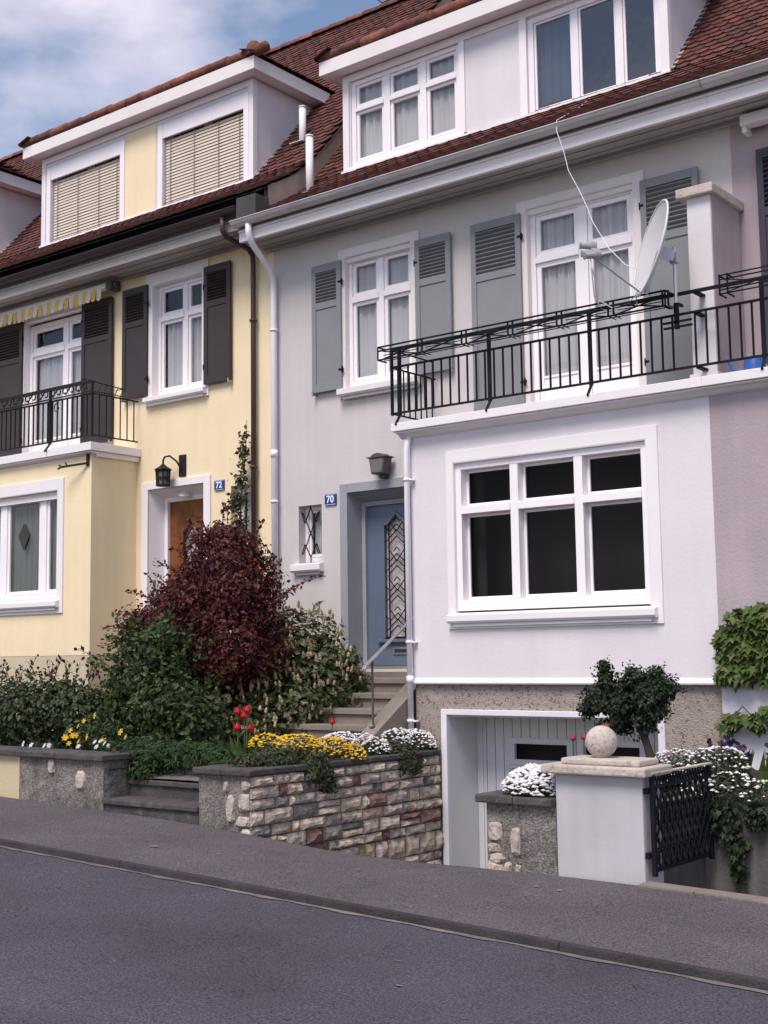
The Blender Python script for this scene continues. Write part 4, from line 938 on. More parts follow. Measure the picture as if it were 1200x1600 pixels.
# ================================================================== walls of the front gardens
def stonework(b, u0, u1, z0, z1, place, out=.03, hmin=.075, hmax=.17, zb=None):
    """coursed rough-faced stones over a rectangle; place(u,z,d) -> xyz, d = distance proud of the wall"""
    z = z0
    while z < z1-.03:
        h = min(random.choice([hmin,.11,.14,.17,hmax]), z1-z)
        if z1-z-h < .05: h = z1-z
        u = u0
        while u < u1-.01:
            L = random.uniform(.16,.40) if random.random() < .8 else random.uniform(.07,.14)
            if u1-u-L < .08: L = u1-u
            parts = [(z,z+h)] if (h < .13 or random.random() < .75) else [(z,z+h*.52),(z+h*.52,z+h)]
            for (a,c) in parts:
                if zb is not None and c < zb(u)-.02: continue
                g = .007; n = 5; m_ = 4; us = np.linspace(u+g,u+L-g,n); zs = np.linspace(a+g,c-g,m_); vs = []; fs = []; o_ = random.uniform(.4,1.15)*out
                for i in range(n):
                    for j in range(m_):
                        e = i in (0,n-1) or j in (0,m_-1); d = (o_*.25 if e else o_+random.uniform(-.010,.012))
                        ju = 0 if not e else random.uniform(-.006,.006)
                        vs.append(place(us[i]+ju,zs[j]+(random.uniform(-.006,.006)),d))
                for i in range(n-1):
                    for j in range(m_-1): fs.append((i*m_+j,(i+1)*m_+j,(i+1)*m_+j+1,i*m_+j+1))
                ring = [i*m_ for i in range(n)]+[(n-1)*m_+j for j in range(1,m_)]+[i*m_+m_-1 for i in range(n-2,-1,-1)]+[j for j in range(m_-2,0,-1)]
                k = len(vs)
                for q in ring:
                    uu = us[q//m_]; zz = zs[q%m_]; vs.append(place(uu,zz,-.03))
                R_ = len(ring)
                for q in range(R_): fs.append((ring[q],k+q,k+(q+1)%R_,ring[(q+1)%R_]))
                b.add(vs,fs)
            u += L
        z += h
def lumps(b, pts, place):
    """irregular rounded stones set in render; pts (u,z,ru,rz)"""
    for u,z,ru,rz in pts:
        vs = [place(u,z,.034)]; n = 9
        for ring,(k,d) in enumerate(((.78,.030),(1,.010),(1.02,-.02))):
            for i in range(n):
                a = 2*math.pi*i/n; q = k*random.uniform(.82,1.12)
                c,s_ = math.cos(a),math.sin(a); c = math.copysign(abs(c)**.7,c); s_ = math.copysign(abs(s_)**.7,s_)
                vs.append(place(u+ru*q*c,z+rz*q*s_,d+random.uniform(-.006,.006)))
        fs = [(0,1+i,1+(i+1)%n) for i in range(n)]
        for r_ in range(2): fs += [(1+r_*n+i,1+(r_+1)*n+i,1+(r_+1)*n+(i+1)%n,1+r_*n+(i+1)%n) for i in range(n)]
        b.add(vs,fs)
def rough_box(b, x0,x1,y0,y1,z0,z1, step=.07, amp=.006, zb=None):
    """box with slightly uneven rendered faces (front, sides, top)"""
    def face(o,u,v,nu,nv,nr):
        idx = []
        for i in range(nu+1):
            for j in range(nv+1):
                p = Vector(o)+Vector(u)*i/nu+Vector(v)*j/nv; e = i in(0,nu) or j in (0,nv)
                b.v.append(tuple(p+Vector(nr)*(0 if e else random.uniform(-amp,amp)))); idx.append(len(b.v)-1)
        for i in range(nu):
            for j in range(nv): q = nv+1; b.f.append((idx[i*q+j],idx[(i+1)*q+j],idx[(i+1)*q+j+1],idx[i*q+j+1])); b.mi.append(b.cur)
    n = lambda L: max(1,int(L/step))
    face((x0,y0,z0),(x1-x0,0,0),(0,0,z1-z0),n(x1-x0),n(z1-z0),(0,-1,0))
    face((x1,y0,z0),(0,y1-y0,0),(0,0,z1-z0),n(y1-y0),n(z1-z0),(1,0,0))
    face((x0,y1,z0),(0,y0-y1,0),(0,0,z1-z0),n(y1-y0),n(z1-z0),(-1,0,0))
    face((x1,y1,z0),(x0-x1,0,0),(0,0,z1-z0),n(x1-x0),n(z1-z0),(0,1,0))
    face((x0,y0,z1),(x1-x0,0,0),(0,y1-y0,0),n(x1-x0),n(y1-y0),(0,0,1))
def coping(b, segs):
    """stone slabs butted end to end: (x0,x1,y0,y1,z0,z1)"""
    for s_ in segs: b.box(*s_)
front = lambda Y: (lambda u,z,d: (u,Y-d,z))
sideX = lambda X: (lambda u,z,d: (X+d,u,z))

# wall between the steps and the driveway
SWALL = thing('garden_wall','garden wall of mixed rough stones beside the driveway, grey roughcast at its street end','wall',(-8.75,-3.6,0))
b = MB(); rough_box(b,-9.09,-8.425,-3.775,-3.40,-.25,.505); rough_box(b,-8.75,-8.43,-3.40,-.79,-.95,.505,.2,.003); b.build('roughcast','roughcast',SWALL)
b = MB(); b.box(-8.43,-8.424,-3.76,-.80,-.95,.50); b.build('mortar_bed','mortar',SWALL)
b = MB(); stonework(b,-3.775,-.80,-.92,.50,sideX(-8.424),out=.055,hmin=.10,hmax=.21,zb=lambda u: -.06-.26*(u+3.78)-.12); b.build('stone_facing','stones',SWALL)
b = MB(); lumps(b,[(-8.66,.20,.055,.13),(-8.49,.27,.07,.085),(-8.47,.42,.05,.05),(-8.50,.09,.09,.05),(-8.72,.40,.03,.05),(-8.47,-.02,.06,.05)],front(-3.775)); b.build('quoin_stones','whitestone',SWALL)
b = MB(); x = -9.13
coping(b,[(-9.13,-8.76,-3.83,-3.41,.505,.565),(-8.755,-8.375,-3.83,-3.20,.507,.567)])
y = -3.195
while y < -.85: L = min(random.uniform(.55,.75),-.82-y); b.box(-8.80,-8.375,y,y+L-.006,.506+random.uniform(-.003,.003),.563+random.uniform(-.003,.004)); y += L
b.build('coping','dstone',SWALL,bevel=.012)
# wall left of the steps
LWALL = thing('garden_wall','low grey roughcast garden wall with two pale stones set in it, left of the steps','wall',(-11.2,-3.6,0))
b = MB(); rough_box(b,-11.86,-10.475,-3.775,-3.47,-.2,.565); rough_box(b,-10.74,-10.48,-3.47,-2.2,-.2,.565); b.build('roughcast','roughcast',LWALL)
b = MB(); lumps(b,[(-10.82,.355,.085,.105),(-11.30,.475,.06,.075)],front(-3.772)); b.build('set_stones','whitestone',LWALL)
b = MB(); coping(b,[(-11.865,-11.2,-3.835,-3.43,.566,.63),(-11.195,-10.43,-3.835,-3.43,.564,.628),(-10.78,-10.43,-3.425,-2.2,.565,.629)]); b.build('coping','dstone',LWALL,bevel=.012)
YWALL = thing('garden_wall','pale yellow rendered garden wall at the left edge under a dark coping','wall',(-14,-3.6,0))
MB().box(-17.5,-11.864,-3.77,-3.48,-.3,.57).build('render','yellowwall',YWALL)
b = MB(); x = -17.5
while x < -12.0: b.box(x,min(x+.94,-11.872),-3.835,-3.43,.571,.633); x += .945
b.build('coping','dstone',YWALL,bevel=.012)
# stub wall by the driveway and the gate pillar
RWALL = thing('garden_wall','short grey roughcast wall with pale corner stones between driveway and gate pillar','wall',(-5.5,-3.6,0))
b = MB(); rough_box(b,-5.83,-5.195,-3.775,-3.45,-.35,.425); rough_box(b,-5.80,-5.56,-3.45,-.80,-1.0,.425,.2,.004); b.build('roughcast','roughcast',RWALL)
b = MB(); lumps(b,[(-5.75,.20,.075,.075),(-5.56,.14,.045,.12),(-5.76,.08,.06,.04),(-5.74,-.0,.07,.045),(-5.76,-.10,.085,.075),(-5.64,-.09,.04,.07),(-5.54,-.10,.028,.07)],front(-3.775)); b.build('quoin_stones','whitestone',RWALL)
b = MB(); coping(b,[(-5.90,-5.55,-3.84,-3.40,.427,.492),(-5.545,-5.196,-3.84,-3.40,.425,.489),(-5.86,-5.50,-3.395,-.82,.426,.49)]); b.build('coping','dstone',RWALL,bevel=.012)
PIL = thing('gate_pillar','square pale grey painted gate pillar carrying a stone ball','pillar',(-4.82,-3.64,0))
b = MB(); b.box(-5.192,-4.462,-3.78,-3.47,-.3,.682); b.build('shaft','pillar',PIL,bevel=.012)
b = MB(); b.box(-5.275,-4.395,-3.86,-3.40,.684,.752); b.box(-5.135,-4.475,-3.79,-3.46,.753,.80)
cp = b.build('cap','capstone',PIL,bevel=.014)
b = MB(); n = 20; b.lathe([(max(.001,.122*math.sin(math.pi*k/n)),-.122*math.cos(math.pi*k/n)) for k in range(n+1)],(-4.865,-3.63,.918),32); b.lathe([(.001,-.001),(.06,.0),(.055,.025),(.03,.03)],(-4.865,-3.63,.80),20); b.build('ball','ball',PIL,smooth=True)
# gate standing open
GATE = thing('garden_gate','black wrought iron lattice gate standing open beside the pillar','gate',(-4.42,-3.74,0))
b = MB(); gy0,gy1,gz0,gz1 = -3.72,-2.74,.0,.70; X = -4.41
for y in (gy0,gy1): b.box(X-.016,X+.016,y-.016,y+.016,gz0-.03,gz1)
b.box(X-.012,X+.012,gy0+.016,gy1-.016,gz0,gz0+.028); b.box(X-.012,X+.012,gy0+.016,gy1-.016,gz1-.10,gz1-.08); b.build('frame','iron',GATE)
MB().box(X-.022,X+.022,gy0-.03,gy1+.03,gz1,gz1+.014).build('top_rail','capstone',GATE,bevel=.003)
b = MB(); n = 10; sp = (gy1-gy0)/n
import itertools
for k in range(-7,n+8):
    for sgn in (1,-1):
        a0 = gy0+k*sp; z_lo,z_hi = gz0+.028,gz1-.10; run = (z_hi-z_lo)*.62
        p0,p1 = a0,a0+sgn*run; t0,t1 = 0.0,1.0; dlt = p1-p0
        for lo in ((gy0+.016),(gy1-.016)):
            pass
        ta = (gy0+.016-p0)/dlt; tb2 = (gy1-.016-p0)/dlt; t0 = max(0,min(ta,tb2)); t1 = min(1,max(ta,tb2))
        if t1-t0 > .04: b.bar((X+.006*sgn,p0+dlt*t0,z_lo+(z_hi-z_lo)*t0),(X+.006*sgn,p0+dlt*t1,z_lo+(z_hi-z_lo)*t1),.014,.010)
for k in range(n*2):
    y = gy0+.03+k*sp/2; b.tube([(X,y,gz1-.08),(X,y+sp*.25,gz1-.008),(X,y+sp*.5,gz1-.08)],.006,6)
    if k%2 == 0:
        for zz in (.10,.20,.30,.40,.50): b.tube([(X,y+sp*.25+.03*math.cos(q*math.pi/5),zz+.045*math.sin(q*math.pi/5)) for q in range(11)],.006,5)
b.build('lattice','iron',GATE)
b = MB()
for zz in (.12,.58): b.box(X-.05,X-.016,gy0-.05,gy0+.02,zz-.02,zz+.02)
b.build('hinge_strap','iron',GATE)
# retaining wall right of the gate
TW = thing('retaining_wall','dark streaky rendered retaining wall behind the open gate, hung with trailing green','wall',(-2,-2.6,0))
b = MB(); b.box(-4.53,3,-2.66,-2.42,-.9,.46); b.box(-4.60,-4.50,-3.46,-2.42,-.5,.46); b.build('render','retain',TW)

# steps up from the pavement (72) and to the door (70)
ST = thing('garden_steps','two low dark stone steps up from the pavement between the garden walls','steps',(-9.78,-3.6,0))
for z0,z1,y0,y1 in ((-.1,.195,-3.80,-3.40),(.12,.365,-3.47,-2.6)):
    b = MB(); b.box(-10.465,-9.10,y0+.03,y1,z0,z1-.055); b.box(-10.47,-9.095,y0,y1,z1-.053,z1); b.build('step','dstone',ST,bevel=.010)
ES = thing('entrance_steps','flight of grey concrete steps up to the blue front door','steps',(-9.6,-1,0))
nz_ = [(-.42,1.325),(-.74,1.16),(-1.06,.995),(-1.38,.83),(-1.70,.665),(-2.02,.50)]
yb_ = -.03
for k,(y,z) in enumerate(nz_):
    b = MB(); yk = nz_[k-1][0]+.03 if k else (-.002)
    b.box(-10.32,-9.0,y,yk,z-.065,z); b.box(-10.31,-9.0,y+.035,yk,z-.19,z-.067); b.build('step','concrete',ES,bevel=.008)
b = MB(); b.add([(x,y,z) for x in (-9.0,-8.79) for y,z in ((-.38,1.43),(-1.95,.45),(-1.95,.1),(-.38,.1))],[(0,1,2,3),(7,6,5,4),(0,4,5,1),(1,5,6,2),(2,6,7,3),(3,7,4,0)])
b.build('side_wall','concrete',ES,bevel=.008)
b = MB(); b.box(-10.34,-9.28,-.02,.25,1.27,1.392); b.build('landing','concrete',ES)
HR = thing('handrail','galvanised flat iron handrail beside the entrance steps','handrail',(-8.9,-1.3,.8))
b = MB(); pts = [(-8.90,-1.49,1.40),(-8.90,-1.52,1.44),(-8.90,-1.49,1.475),(-8.90,-.70,1.955),(-8.90,-.55,2.04),(-8.90,-.2,2.06)]
for a,c in zip(pts[:-1],pts[1:]): b.bar(a,c,.048,.016)
b.build('rail','galv',HR,bevel=.003)
b = MB(); b.tube([(-8.90,-1.36,.84),(-8.90,-1.36,1.545)],.013,8); b.box(-8.93,-8.87,-1.40,-1.32,.815,.825); b.build('post','lampmetal',HR)

# ================================================================== fittings on the houses
def number_sign(txt, x0, x1, z0, z1, label):
    s_ = thing('house_number_sign',label,'sign',((x0+x1)/2,-.01,(z0+z1)/2),'enamel house numbers')
    b = MB(); b.box(x0,x1,-.022,-.004,z0,z1); b.build('plate','blue',s_,bevel=.004)
    cu = bpy.data.curves.new('digits','FONT'); cu.body = txt; cu.size = (z1-z0)*.86; cu.align_x = 'CENTER'; cu.align_y = 'CENTER'; cu.extrude = .0015; cu.offset = .0035
    to = bpy.data.objects.new('digits_source',cu); COL.objects.link(to); bpy.context.view_layer.update()
    me = bpy.data.meshes.new_from_object(to.evaluated_get(bpy.context.evaluated_depsgraph_get())); bpy.data.objects.remove(to)
    me.transform(Matrix.Rotation(R(90),4,'X')); me.transform(Matrix.Translation((0,-.0145,0))); me.materials.clear(); me.materials.append(MT['white'])
    d = bpy.data.objects.new('digits',me); COL.objects.link(d); d.parent = s_
    b = MB(); t = .005; y = -.0235
    b.box(x0+.008,x1-.008,y,-.0221,z0+.006,z0+.006+t); b.box(x0+.008,x1-.008,y,-.0221,z1-.006-t,z1-.006); b.build('border','white',s_)
    return s_
number_sign('72',-12.715,-12.525,3.87,4.01,'blue enamel plate reading 72 on the yellow wall by the door')
number_sign('70',-10.715,-10.525,3.50,3.645,'blue enamel plate reading 70 on the grey wall by the door')
# lantern of 72
LN = thing('wall_lantern','black iron lantern hanging from a curved arm over the wooden door','lantern',(-13.37,-.1,4.3))
b = MB(); b.box(-13.415,-13.285,-.03,-.001,4.13,4.44); b.build('backplate','iron72',LN,bevel=.006)
b = MB(); b.tube([(-13.35,-.03,4.22),(-13.38,-.10,4.34),(-13.46,-.16,4.42),(-13.54,-.18,4.41),(-13.565,-.185,4.36),(-13.565,-.185,4.31)],.014,8); b.build('arm','iron72',LN)
b = MB(); c = (-13.565,-.185,0); b.lathe([(.012,4.32),(.03,4.30),(.06,4.275),(.125,4.235),(.128,4.225),(.10,4.222)],c,8)
for k in range(8): a = k*math.pi/4; b.bar((c[0]+.098*math.cos(a),c[1]+.098*math.sin(a),4.225),(c[0]+.088*math.cos(a),c[1]+.088*math.sin(a),4.01),.014)
for z_,r_ in ((4.01,.10),(4.215,.11)): b.lathe([(r_-.02,z_-.01),(r_,z_-.01),(r_,z_+.012),(r_-.02,z_+.012)],c,8)
b.lathe([(.001,3.995),(.1,3.998),(.1,4.004)],c,8)
for k in range(8):
    a = (k+.5)*math.pi/4; 
    b.lathe([(.001,-.004),(.026,0),(.001,.004)],(c[0]+.09*math.cos(a),c[1]+.09*math.sin(a),4.11),8,(math.cos(a),math.sin(a),0))
b.build('cage','iron72',LN)
b = MB(); b.lathe([(.088,4.215),(.078,4.015)],c,8); b.build('glass','lampglass',LN)
# lamp of 70
LP = thing('wall_lamp','grey half-round metal wall lamp above the blue front door','lamp',(-9.72,-.1,3.9))
b = MB(); pr_ = [(-9.845,4.00),(-9.79,4.045),(-9.72,4.06),(-9.65,4.045),(-9.595,4.00),(-9.63,3.80),(-9.81,3.80)]
b.extry(pr_,-.20,-.05); b.build('shade','lampmetal',LP,bevel=.008)
b = MB(); b.extry([(-9.825,3.985),(-9.615,3.985),(-9.645,3.82),(-9.795,3.82)],-.206,-.2005); b.build('front_glass','lampglass',LP)
b = MB(); b.box(-9.87,-9.57,-.22,-.04,4.0,4.012); b.bar((-9.72,-.12,3.80),(-9.72,-.12,3.755),.04); b.bar((-9.72,-.12,3.76),(-9.72,-.0,3.76),.025); b.box(-9.76,-9.68,-.012,-.001,3.69,3.83); b.build('bracket','lampmetal',LP)
# porch lamp under the lintel of 72
PL = thing('porch_lamp','small cream glass lamp under the lintel of the wooden door','lamp',(-13.5,.12,3.9))
b = MB(); b.lathe([(.02,0),(.05,-.01),(.095,-.05),(.10,-.06),(.085,-.058)],(-13.46,.13,3.945),16,(.25,-.2,1)); b.tube([(-13.46,.13,3.97),(-13.46,.13,3.93)],.02,8); b.build('shade','cream',PL,smooth=True)
# awning
AW = thing('awning','rolled yellow and white striped awning with scalloped valance under the eaves','awning',(-16,-.2,7.1))
b = MB(); b.tube([(-17.9,-.16,7.13),(-14.82,-.16,7.13)],.055,12); b.box(-17.9,-14.80,-.235,-.215,7.08,7.115); b.build('front_rail','cream',AW)
b = MB(); b.box(-14.815,-14.70,-.21,-.02,7.06,7.19); b.tube([(-14.70,-.14,7.13),(-14.65,-.14,7.13)],.04,10); b.build('end_bracket','lampmetal',AW,bevel=.01)
for nm,par,mt_ in (('yellow_scallop',0,'awn_y'),('white_scallop',1,'awn_w')):
    b = MB(); k = 0; x = -17.9; wS = .108
    while x+wS < -14.83:
        if k%2 == par:
            n = 6; yy = lambda t: -.225-.012*math.sin(t*9)
            vs = [(x,-.237,7.095),(x+wS,-.237,7.095)]+[(x+wS/2+wS/2*math.cos(math.pi*i/n),-.238-.020*math.sin(x*9)-.012,6.965-.060*math.sin(math.pi*i/n)) for i in range(n+1)]
            b.add(vs,[tuple(range(len(vs)))[::-1]])
        x += wS; k += 1
    vo = b.build('valance',mt_,AW)
# bracket on the yellow bay
FB = thing('flag_bracket','rusty iron arm with arrow tip fixed on the yellow bay corner','bracket',(-14.4,-.9,4.4))
b = MB(); b.box(-14.42,-14.37,-.855,-.832,4.30,4.47); b.bar((-14.395,-.85,4.34),(-14.75,-1.02,4.30),.028); b.bar((-14.66,-.98,4.31),(-14.70,-1.0,4.36),.016); b.bar((-14.75,-1.02,4.30),(-14.80,-1.03,4.33),.02); b.bar((-14.75,-1.02,4.30),(-14.80,-1.05,4.27),.02); b.build('arm','iron72',FB)
# satellite dish
SD = thing('satellite_dish','pale satellite dish on a pole clamped to the balcony railing','satellite dish',(-5.42,-.95,4.9))
nrm = Vector((-.70,-.66,.26)).normalized(); c = Vector((-5.545,-1.02,5.55)); u = nrm.cross(Vector((0,0,1))).normalized(); v = u.cross(nrm); v = -v if v.z < 0 else v
b = MB(); n = 40; vs = []; fs = []; Ru,Rv = .44,.49
rings = [0,.25,.5,.75,.93,1.0]
for side,dd in ((0,0),(1,-.014)):
    for r_ in rings[1:]:
        for k in range(n): a = 2*math.pi*k/n; vs.append(c+u*Ru*r_*math.cos(a)+v*Rv*r_*math.sin(a)+nrm*(.085*(r_*r_)-.05+dd))
    vs.append(c+nrm*(-.05+dd))
q = len(rings)-1; h_ = q*n+1
for side in (0,1):
    o = side*h_
    for k in range(n):
        fs.append((o+q*n,o+k,o+(k+1)%n) if side == 0 else (o+q*n,o+(k+1)%n,o+k))
        for r_ in range(q-1): f = (o+r_*n+k,o+(r_+1)*n+k,o+(r_+1)*n+(k+1)%n,o+r_*n+(k+1)%n); fs.append(f if side == 0 else f[::-1])
for k in range(n): fs.append(((q-1)*n+k,h_+(q-1)*n+k,h_+(q-1)*n+(k+1)%n,(q-1)*n+(k+1)%n))
b.add(vs,fs); b.tube([c+u*Ru*math.cos(2*math.pi*k/n)+v*Rv*math.sin(2*math.pi*k/n)+nrm*.03 for k in range(n+1)],.013,6,cap=False); b.build('reflector','dish',SD,smooth=True)
foot = c-v*.46+nrm*.03; tip = c+nrm*.62-v*.22
b = MB(); b.tube([foot,tip],.011,8); b.build('feed_arm','steel',SD)
for k,(dx,dz) in enumerate(((0,0),(-.09,-.05),(.05,.09))):
    p = tip+u*dx+Vector((0,0,dz)); ax = (c-p).normalized()
    b = MB(); b.lathe([(.001,.10),(.046,.095),(.05,.04),(.034,.025),(.03,-.055),(.038,-.07),(.001,-.075)],p,14,ax); b.build('receiver','lnb',SD)
b = MB(); b.tube([(-5.38,-.90,4.85),(-5.38,-.90,5.56)],.019,10); b.build('mast','steel',SD)
b = MB(); b.bar((-5.38,-.90,5.46),c-nrm*.08,.08,.10); b.bar(c-nrm*.06,foot-nrm*.06,.05,.03); b.bar((-5.38,-.90,5.40),(-5.38,-.90,5.50),.07); b.build('bracket','galv',SD)
b = MB(); b.box(-5.52,-5.22,-.92,-.90,4.80,4.82); b.box(-5.52,-5.22,-.91,-.89,4.75,4.77); b.box(-5.40,-5.36,-.92,-.88,4.74,5.0); b.bar((-5.38,-.9,5.0),(-5.38,-.76,5.0),.025); b.build('railing_clamp','iron',SD)
b = MB(); b.tube([tip+Vector((0,0,-.05)),tip+Vector((.03,.05,-.22)),(-6.15,-1.05,5.06),(-5.98,-1.0,4.98),(-5.75,-1.0,5.02),foot+Vector((-.05,0,-.02)),foot],.008,6); b.tube([tip+Vector((.02,0,-.04)),(-6.16,-1.12,5.15),(-6.0,-1.06,5.03),(-5.82,-1.02,5.06),foot+Vector((0,0,.05))],.007,6); b.build('loose_cable','white',SD,smooth=True)
CB = MB(); cpts = [(-6.92,.36,7.99),(-6.90,.0,7.72),(-6.86,-.35,7.52),(-6.80,-.66,7.34),(-6.78,-.70,7.20),(-6.70,-.70,6.95),(-6.64,-.72,6.72),(-6.50,-.74,6.45),(-6.42,-.76,6.28),(-6.32,-.80,6.05),(-6.12,-.85,5.72),(-5.92,-.9,5.5),(-5.78,-.92,5.42)]
CB.tube(cpts,.0042,6); o = CB.build('cable','white',smooth=True); tag(o,'thin white cable hanging from the gutter down to the dish','cable')
# blue thing on the mauve balcony
BC = thing('watering_can','blue plastic watering can standing on the mauve balcony','watering can',(-4.75,-.55,4.216))
b = MB(); b.lathe([(.001,0),(.11,0),(.115,.02),(.10,.17),(.085,.19),(.04,.2)],(-4.75,-.55,4.217),20); b.build('body','bluepl',BC,smooth=True)
b = MB(); b.tube([(-4.84,-.57,4.24),(-4.96,-.60,4.33),(-5.0,-.61,4.42)],[.022,.016,.012],8); b.build('spout','bluepl',BC)
b = MB(); b.tube([(-4.66,-.55,4.26),(-4.58,-.55,4.33),(-4.62,-.55,4.42),(-4.70,-.55,4.40)],.012,8); b.build('handle','bluepl',BC)
# vent pipes on the yellow roof, aerial on the ridge
for i,(x,y,z0,z1,lab) in enumerate(((-11.93,.98,8.93,9.47,'white vent pipe on the roof close to the dormer cheek, upper of the two'),(-11.10,.18,7.75,8.56,'white vent pipe standing lower on the roof by the raised verge'))):
    v_ = thing('vent_pipe',lab,'vent pipe',(x,y,z0),'roof vent pipes'); b = MB(); b.tube([(x,y,z0-.15),(x,y,z1)],.052,14); b.lathe([(.052,0),(.058,.0),(.058,.02),(.04,.03),(.001,.03)],(x,y,z1),14); b.build('pipe','white',v_,smooth=True)
    b = MB(); b.box(x-.12,x+.12,y-.16,y-.15+.28,z0-.02,z0-.012); b.add([(x-.11,y-.15,z0-.14),(x+.11,y-.15,z0-.14),(x+.10,y+.1,z0+.17),(x-.10,y+.1,z0+.17)],[(0,1,2,3)]); b.build('lead_collar','white',v_)
AN = thing('antenna','thin dark television aerial on the ridge above the dormers','antenna',(-12.4,4.0,12.45))
b = MB(); b.tube([(-12.3,4.0,12.3),(-12.3,4.0,13.3)],.018,6); 
for zz,L_ in ((12.72,.42),(12.58,.5)):
    b.tube([(-12.3-L_,4.0,zz),(-12.3+L_,4.0,zz+.04)],.012,6)
    for k in range(5): xx = -12.3-L_+k*L_*.5; b.tube([(xx,3.78,zz+.02),(xx,4.22,zz+.02)],.009,5)
b.build('aerial','antenna',AN)

# ================================================================== plants
# dark red shrub
RB = thing('shrub','tall dome of dark red leaves in front of the wooden door','shrub',(-11.1,-1.6,.55))
lb = [(-11.05,-1.55,1.90,.92,.65,.72),(-10.85,-1.6,2.62,.56,.5,.52),(-11.65,-1.6,1.85,.62,.55,.50),(-10.55,-1.65,1.80,.50,.5,.50),(-11.25,-1.6,2.32,.50,.5,.40),(-10.55,-1.55,2.35,.42,.5,.50),(-11.1,-1.6,1.40,.72,.55,.40),(-12.1,-1.6,2.0,.36,.4,.22),(-10.85,-1.6,3.0,.26,.3,.18),(-12.0,-1.6,1.75,.4,.4,.25)]
lb = [(l[0]-.12,)+l[1:] for l in lb]
b = MB(); tw = MB(); foliage(b,lb,46000,.055,'oval',1,.35,.30,.2,.35,1.1,.45)
ptd = [((-12.2,-1.6,2.05),(-1,-.2,.45)),((-12.3,-1.6,1.9),(-1,0,.35)),((-12.0,-1.7,2.25),(-1,0,.6)),((-12.35,-1.5,1.8),(-1,-.1,.2)),((-10.15,-1.6,2.0),(1,0,.4)),((-10.2,-1.6,1.85),(1,-.2,.3)),((-10.15,-1.6,2.2),(.9,0,.6)),((-11.0,-1.6,2.9),(.1,0,1)),((-11.3,-1.6,2.8),(-.4,0,1)),((-10.6,-1.6,2.75),(.5,0,.9)),((-10.4,-1.6,2.5),(.8,0,.6)),((-11.6,-1.6,2.5),(-.8,0,.7))]
sprays(b,[p for p,d in ptd],[d for p,d in ptd],.75,34,.055,'oval',tw)
P,d = lobes_points(lb,200,.95,.3,3); sprays(b,P,d+np.array([0,0,.5]),.24,12,.046,'oval',tw)
b.build('foliage','l_red',RB); trunk(tw,(-11.05,-1.55,.5),[(-11.5,-1.6,1.9),(-11.0,-1.5,2.4),(-10.6,-1.6,1.9),(-11.2,-1.7,2.2),(-10.8,-1.6,2.6)],.035); tw.build('stem','bark',RB)
# green rose bush
GB = thing('shrub','loose mid green bush growing against the left of the red shrub','shrub',(-11.4,-2.35,.5))
lb = [(-11.55,-2.35,1.45,.50,.42,.50),(-11.2,-2.35,1.65,.42,.4,.40),(-11.0,-2.4,1.1,.52,.42,.55),(-11.65,-2.35,1.0,.42,.4,.45),(-10.75,-2.35,.95,.42,.4,.5)]
b = MB(); tw = MB(); foliage(b,lb,9000,.072,'oval',5,.4,.42,.35,.3,1.0,.4,.5)
P,d = lobes_points(lb,110,.9,.2,8); sprays(b,P,d+np.array([0,0,.7]),.40,11,.065,'oval',tw); b.build('foliage','l_green',GB)
trunk(tw,(-11.3,-2.35,.5),[(-11.6,-2.3,1.4),(-11.2,-2.4,1.6),(-10.9,-2.4,1.2),(-11.5,-2.4,1.1)],.02); tw.build('stem','bark',GB)
# rose hedge at the left
HG = thing('hedge','dark green rose hedge with reddish new shoots behind the yellow garden wall','hedge',(-13.3,-2.7,.5))
lb = [(-12.3,-2.75,.98,.55,.45,.42),(-12.9,-2.75,.98,.6,.45,.44),(-13.6,-2.75,.95,.65,.45,.44),(-14.4,-2.75,.95,.7,.45,.44),(-15.2,-2.75,.95,.7,.45,.44),(-11.95,-2.75,.85,.40,.4,.38)]
b = MB(); tw = MB(); foliage(b,lb,14000,.068,'oval',11,.4,.2,.3,.3,1.0,.45,.6); b.build('foliage','l_hedge',HG)
b = MB(); pts = [(random.uniform(-14.5,-11.8),-2.75+random.uniform(-.25,.25),1.32+random.uniform(-.05,.08)) for k in range(44)]
sprays(b,pts,[(random.uniform(-.5,.5),random.uniform(-.3,.3),1) for p in pts],.30,8,.058,'oval',tw); tag(b.build('new_shoots','l_shoot',HG),kind='stuff')
for x in (-12.2,-12.8,-13.5,-14.2): trunk(tw,(x,-2.75,.48),[(x-.2,-2.8,1.1),(x+.15,-2.7,1.15),(x,-2.9,1.0)],.018)
tw.build('stem','bark',HG)
# cherry laurel
LR = thing('shrub','cherry laurel with cream flower spikes beside the entrance steps','shrub',(-10.7,-.8,.55))
lb = [(-11.15,-1.9,.85,.5,.35,.4),(-10.6,-1.75,.75,.5,.3,.3),(-10.65,-.72,1.60,.72,.55,.55),(-10.22,-.70,1.38,.50,.45,.44),(-10.95,-.65,1.25,.6,.5,.55),(-10.32,-1.10,.98,.60,.45,.36),(-10.85,-1.25,.88,.55,.45,.40),(-10.05,-.62,1.15,.38,.36,.42),(-10.6,-1.5,.80,.5,.4,.3)]
b = MB(); foliage(b,lb,14000,.085,'oval',21,.45,.2,.45,.0,.9,.45,.5); P,d = lobes_points(lb,90,.95,.15,22); sprays(b,P,d+np.array([0,0,.8]),.20,8,.09,'long'); b.build('foliage','l_laurel',LR)
b = MB(); P,d = lobes_points(lb,1300,.99,.12,21); ok = inside_other(P,lb,.84)&(d[:,1] < .3)&(d[:,2] > -.35); P,d = P[ok],d[ok]
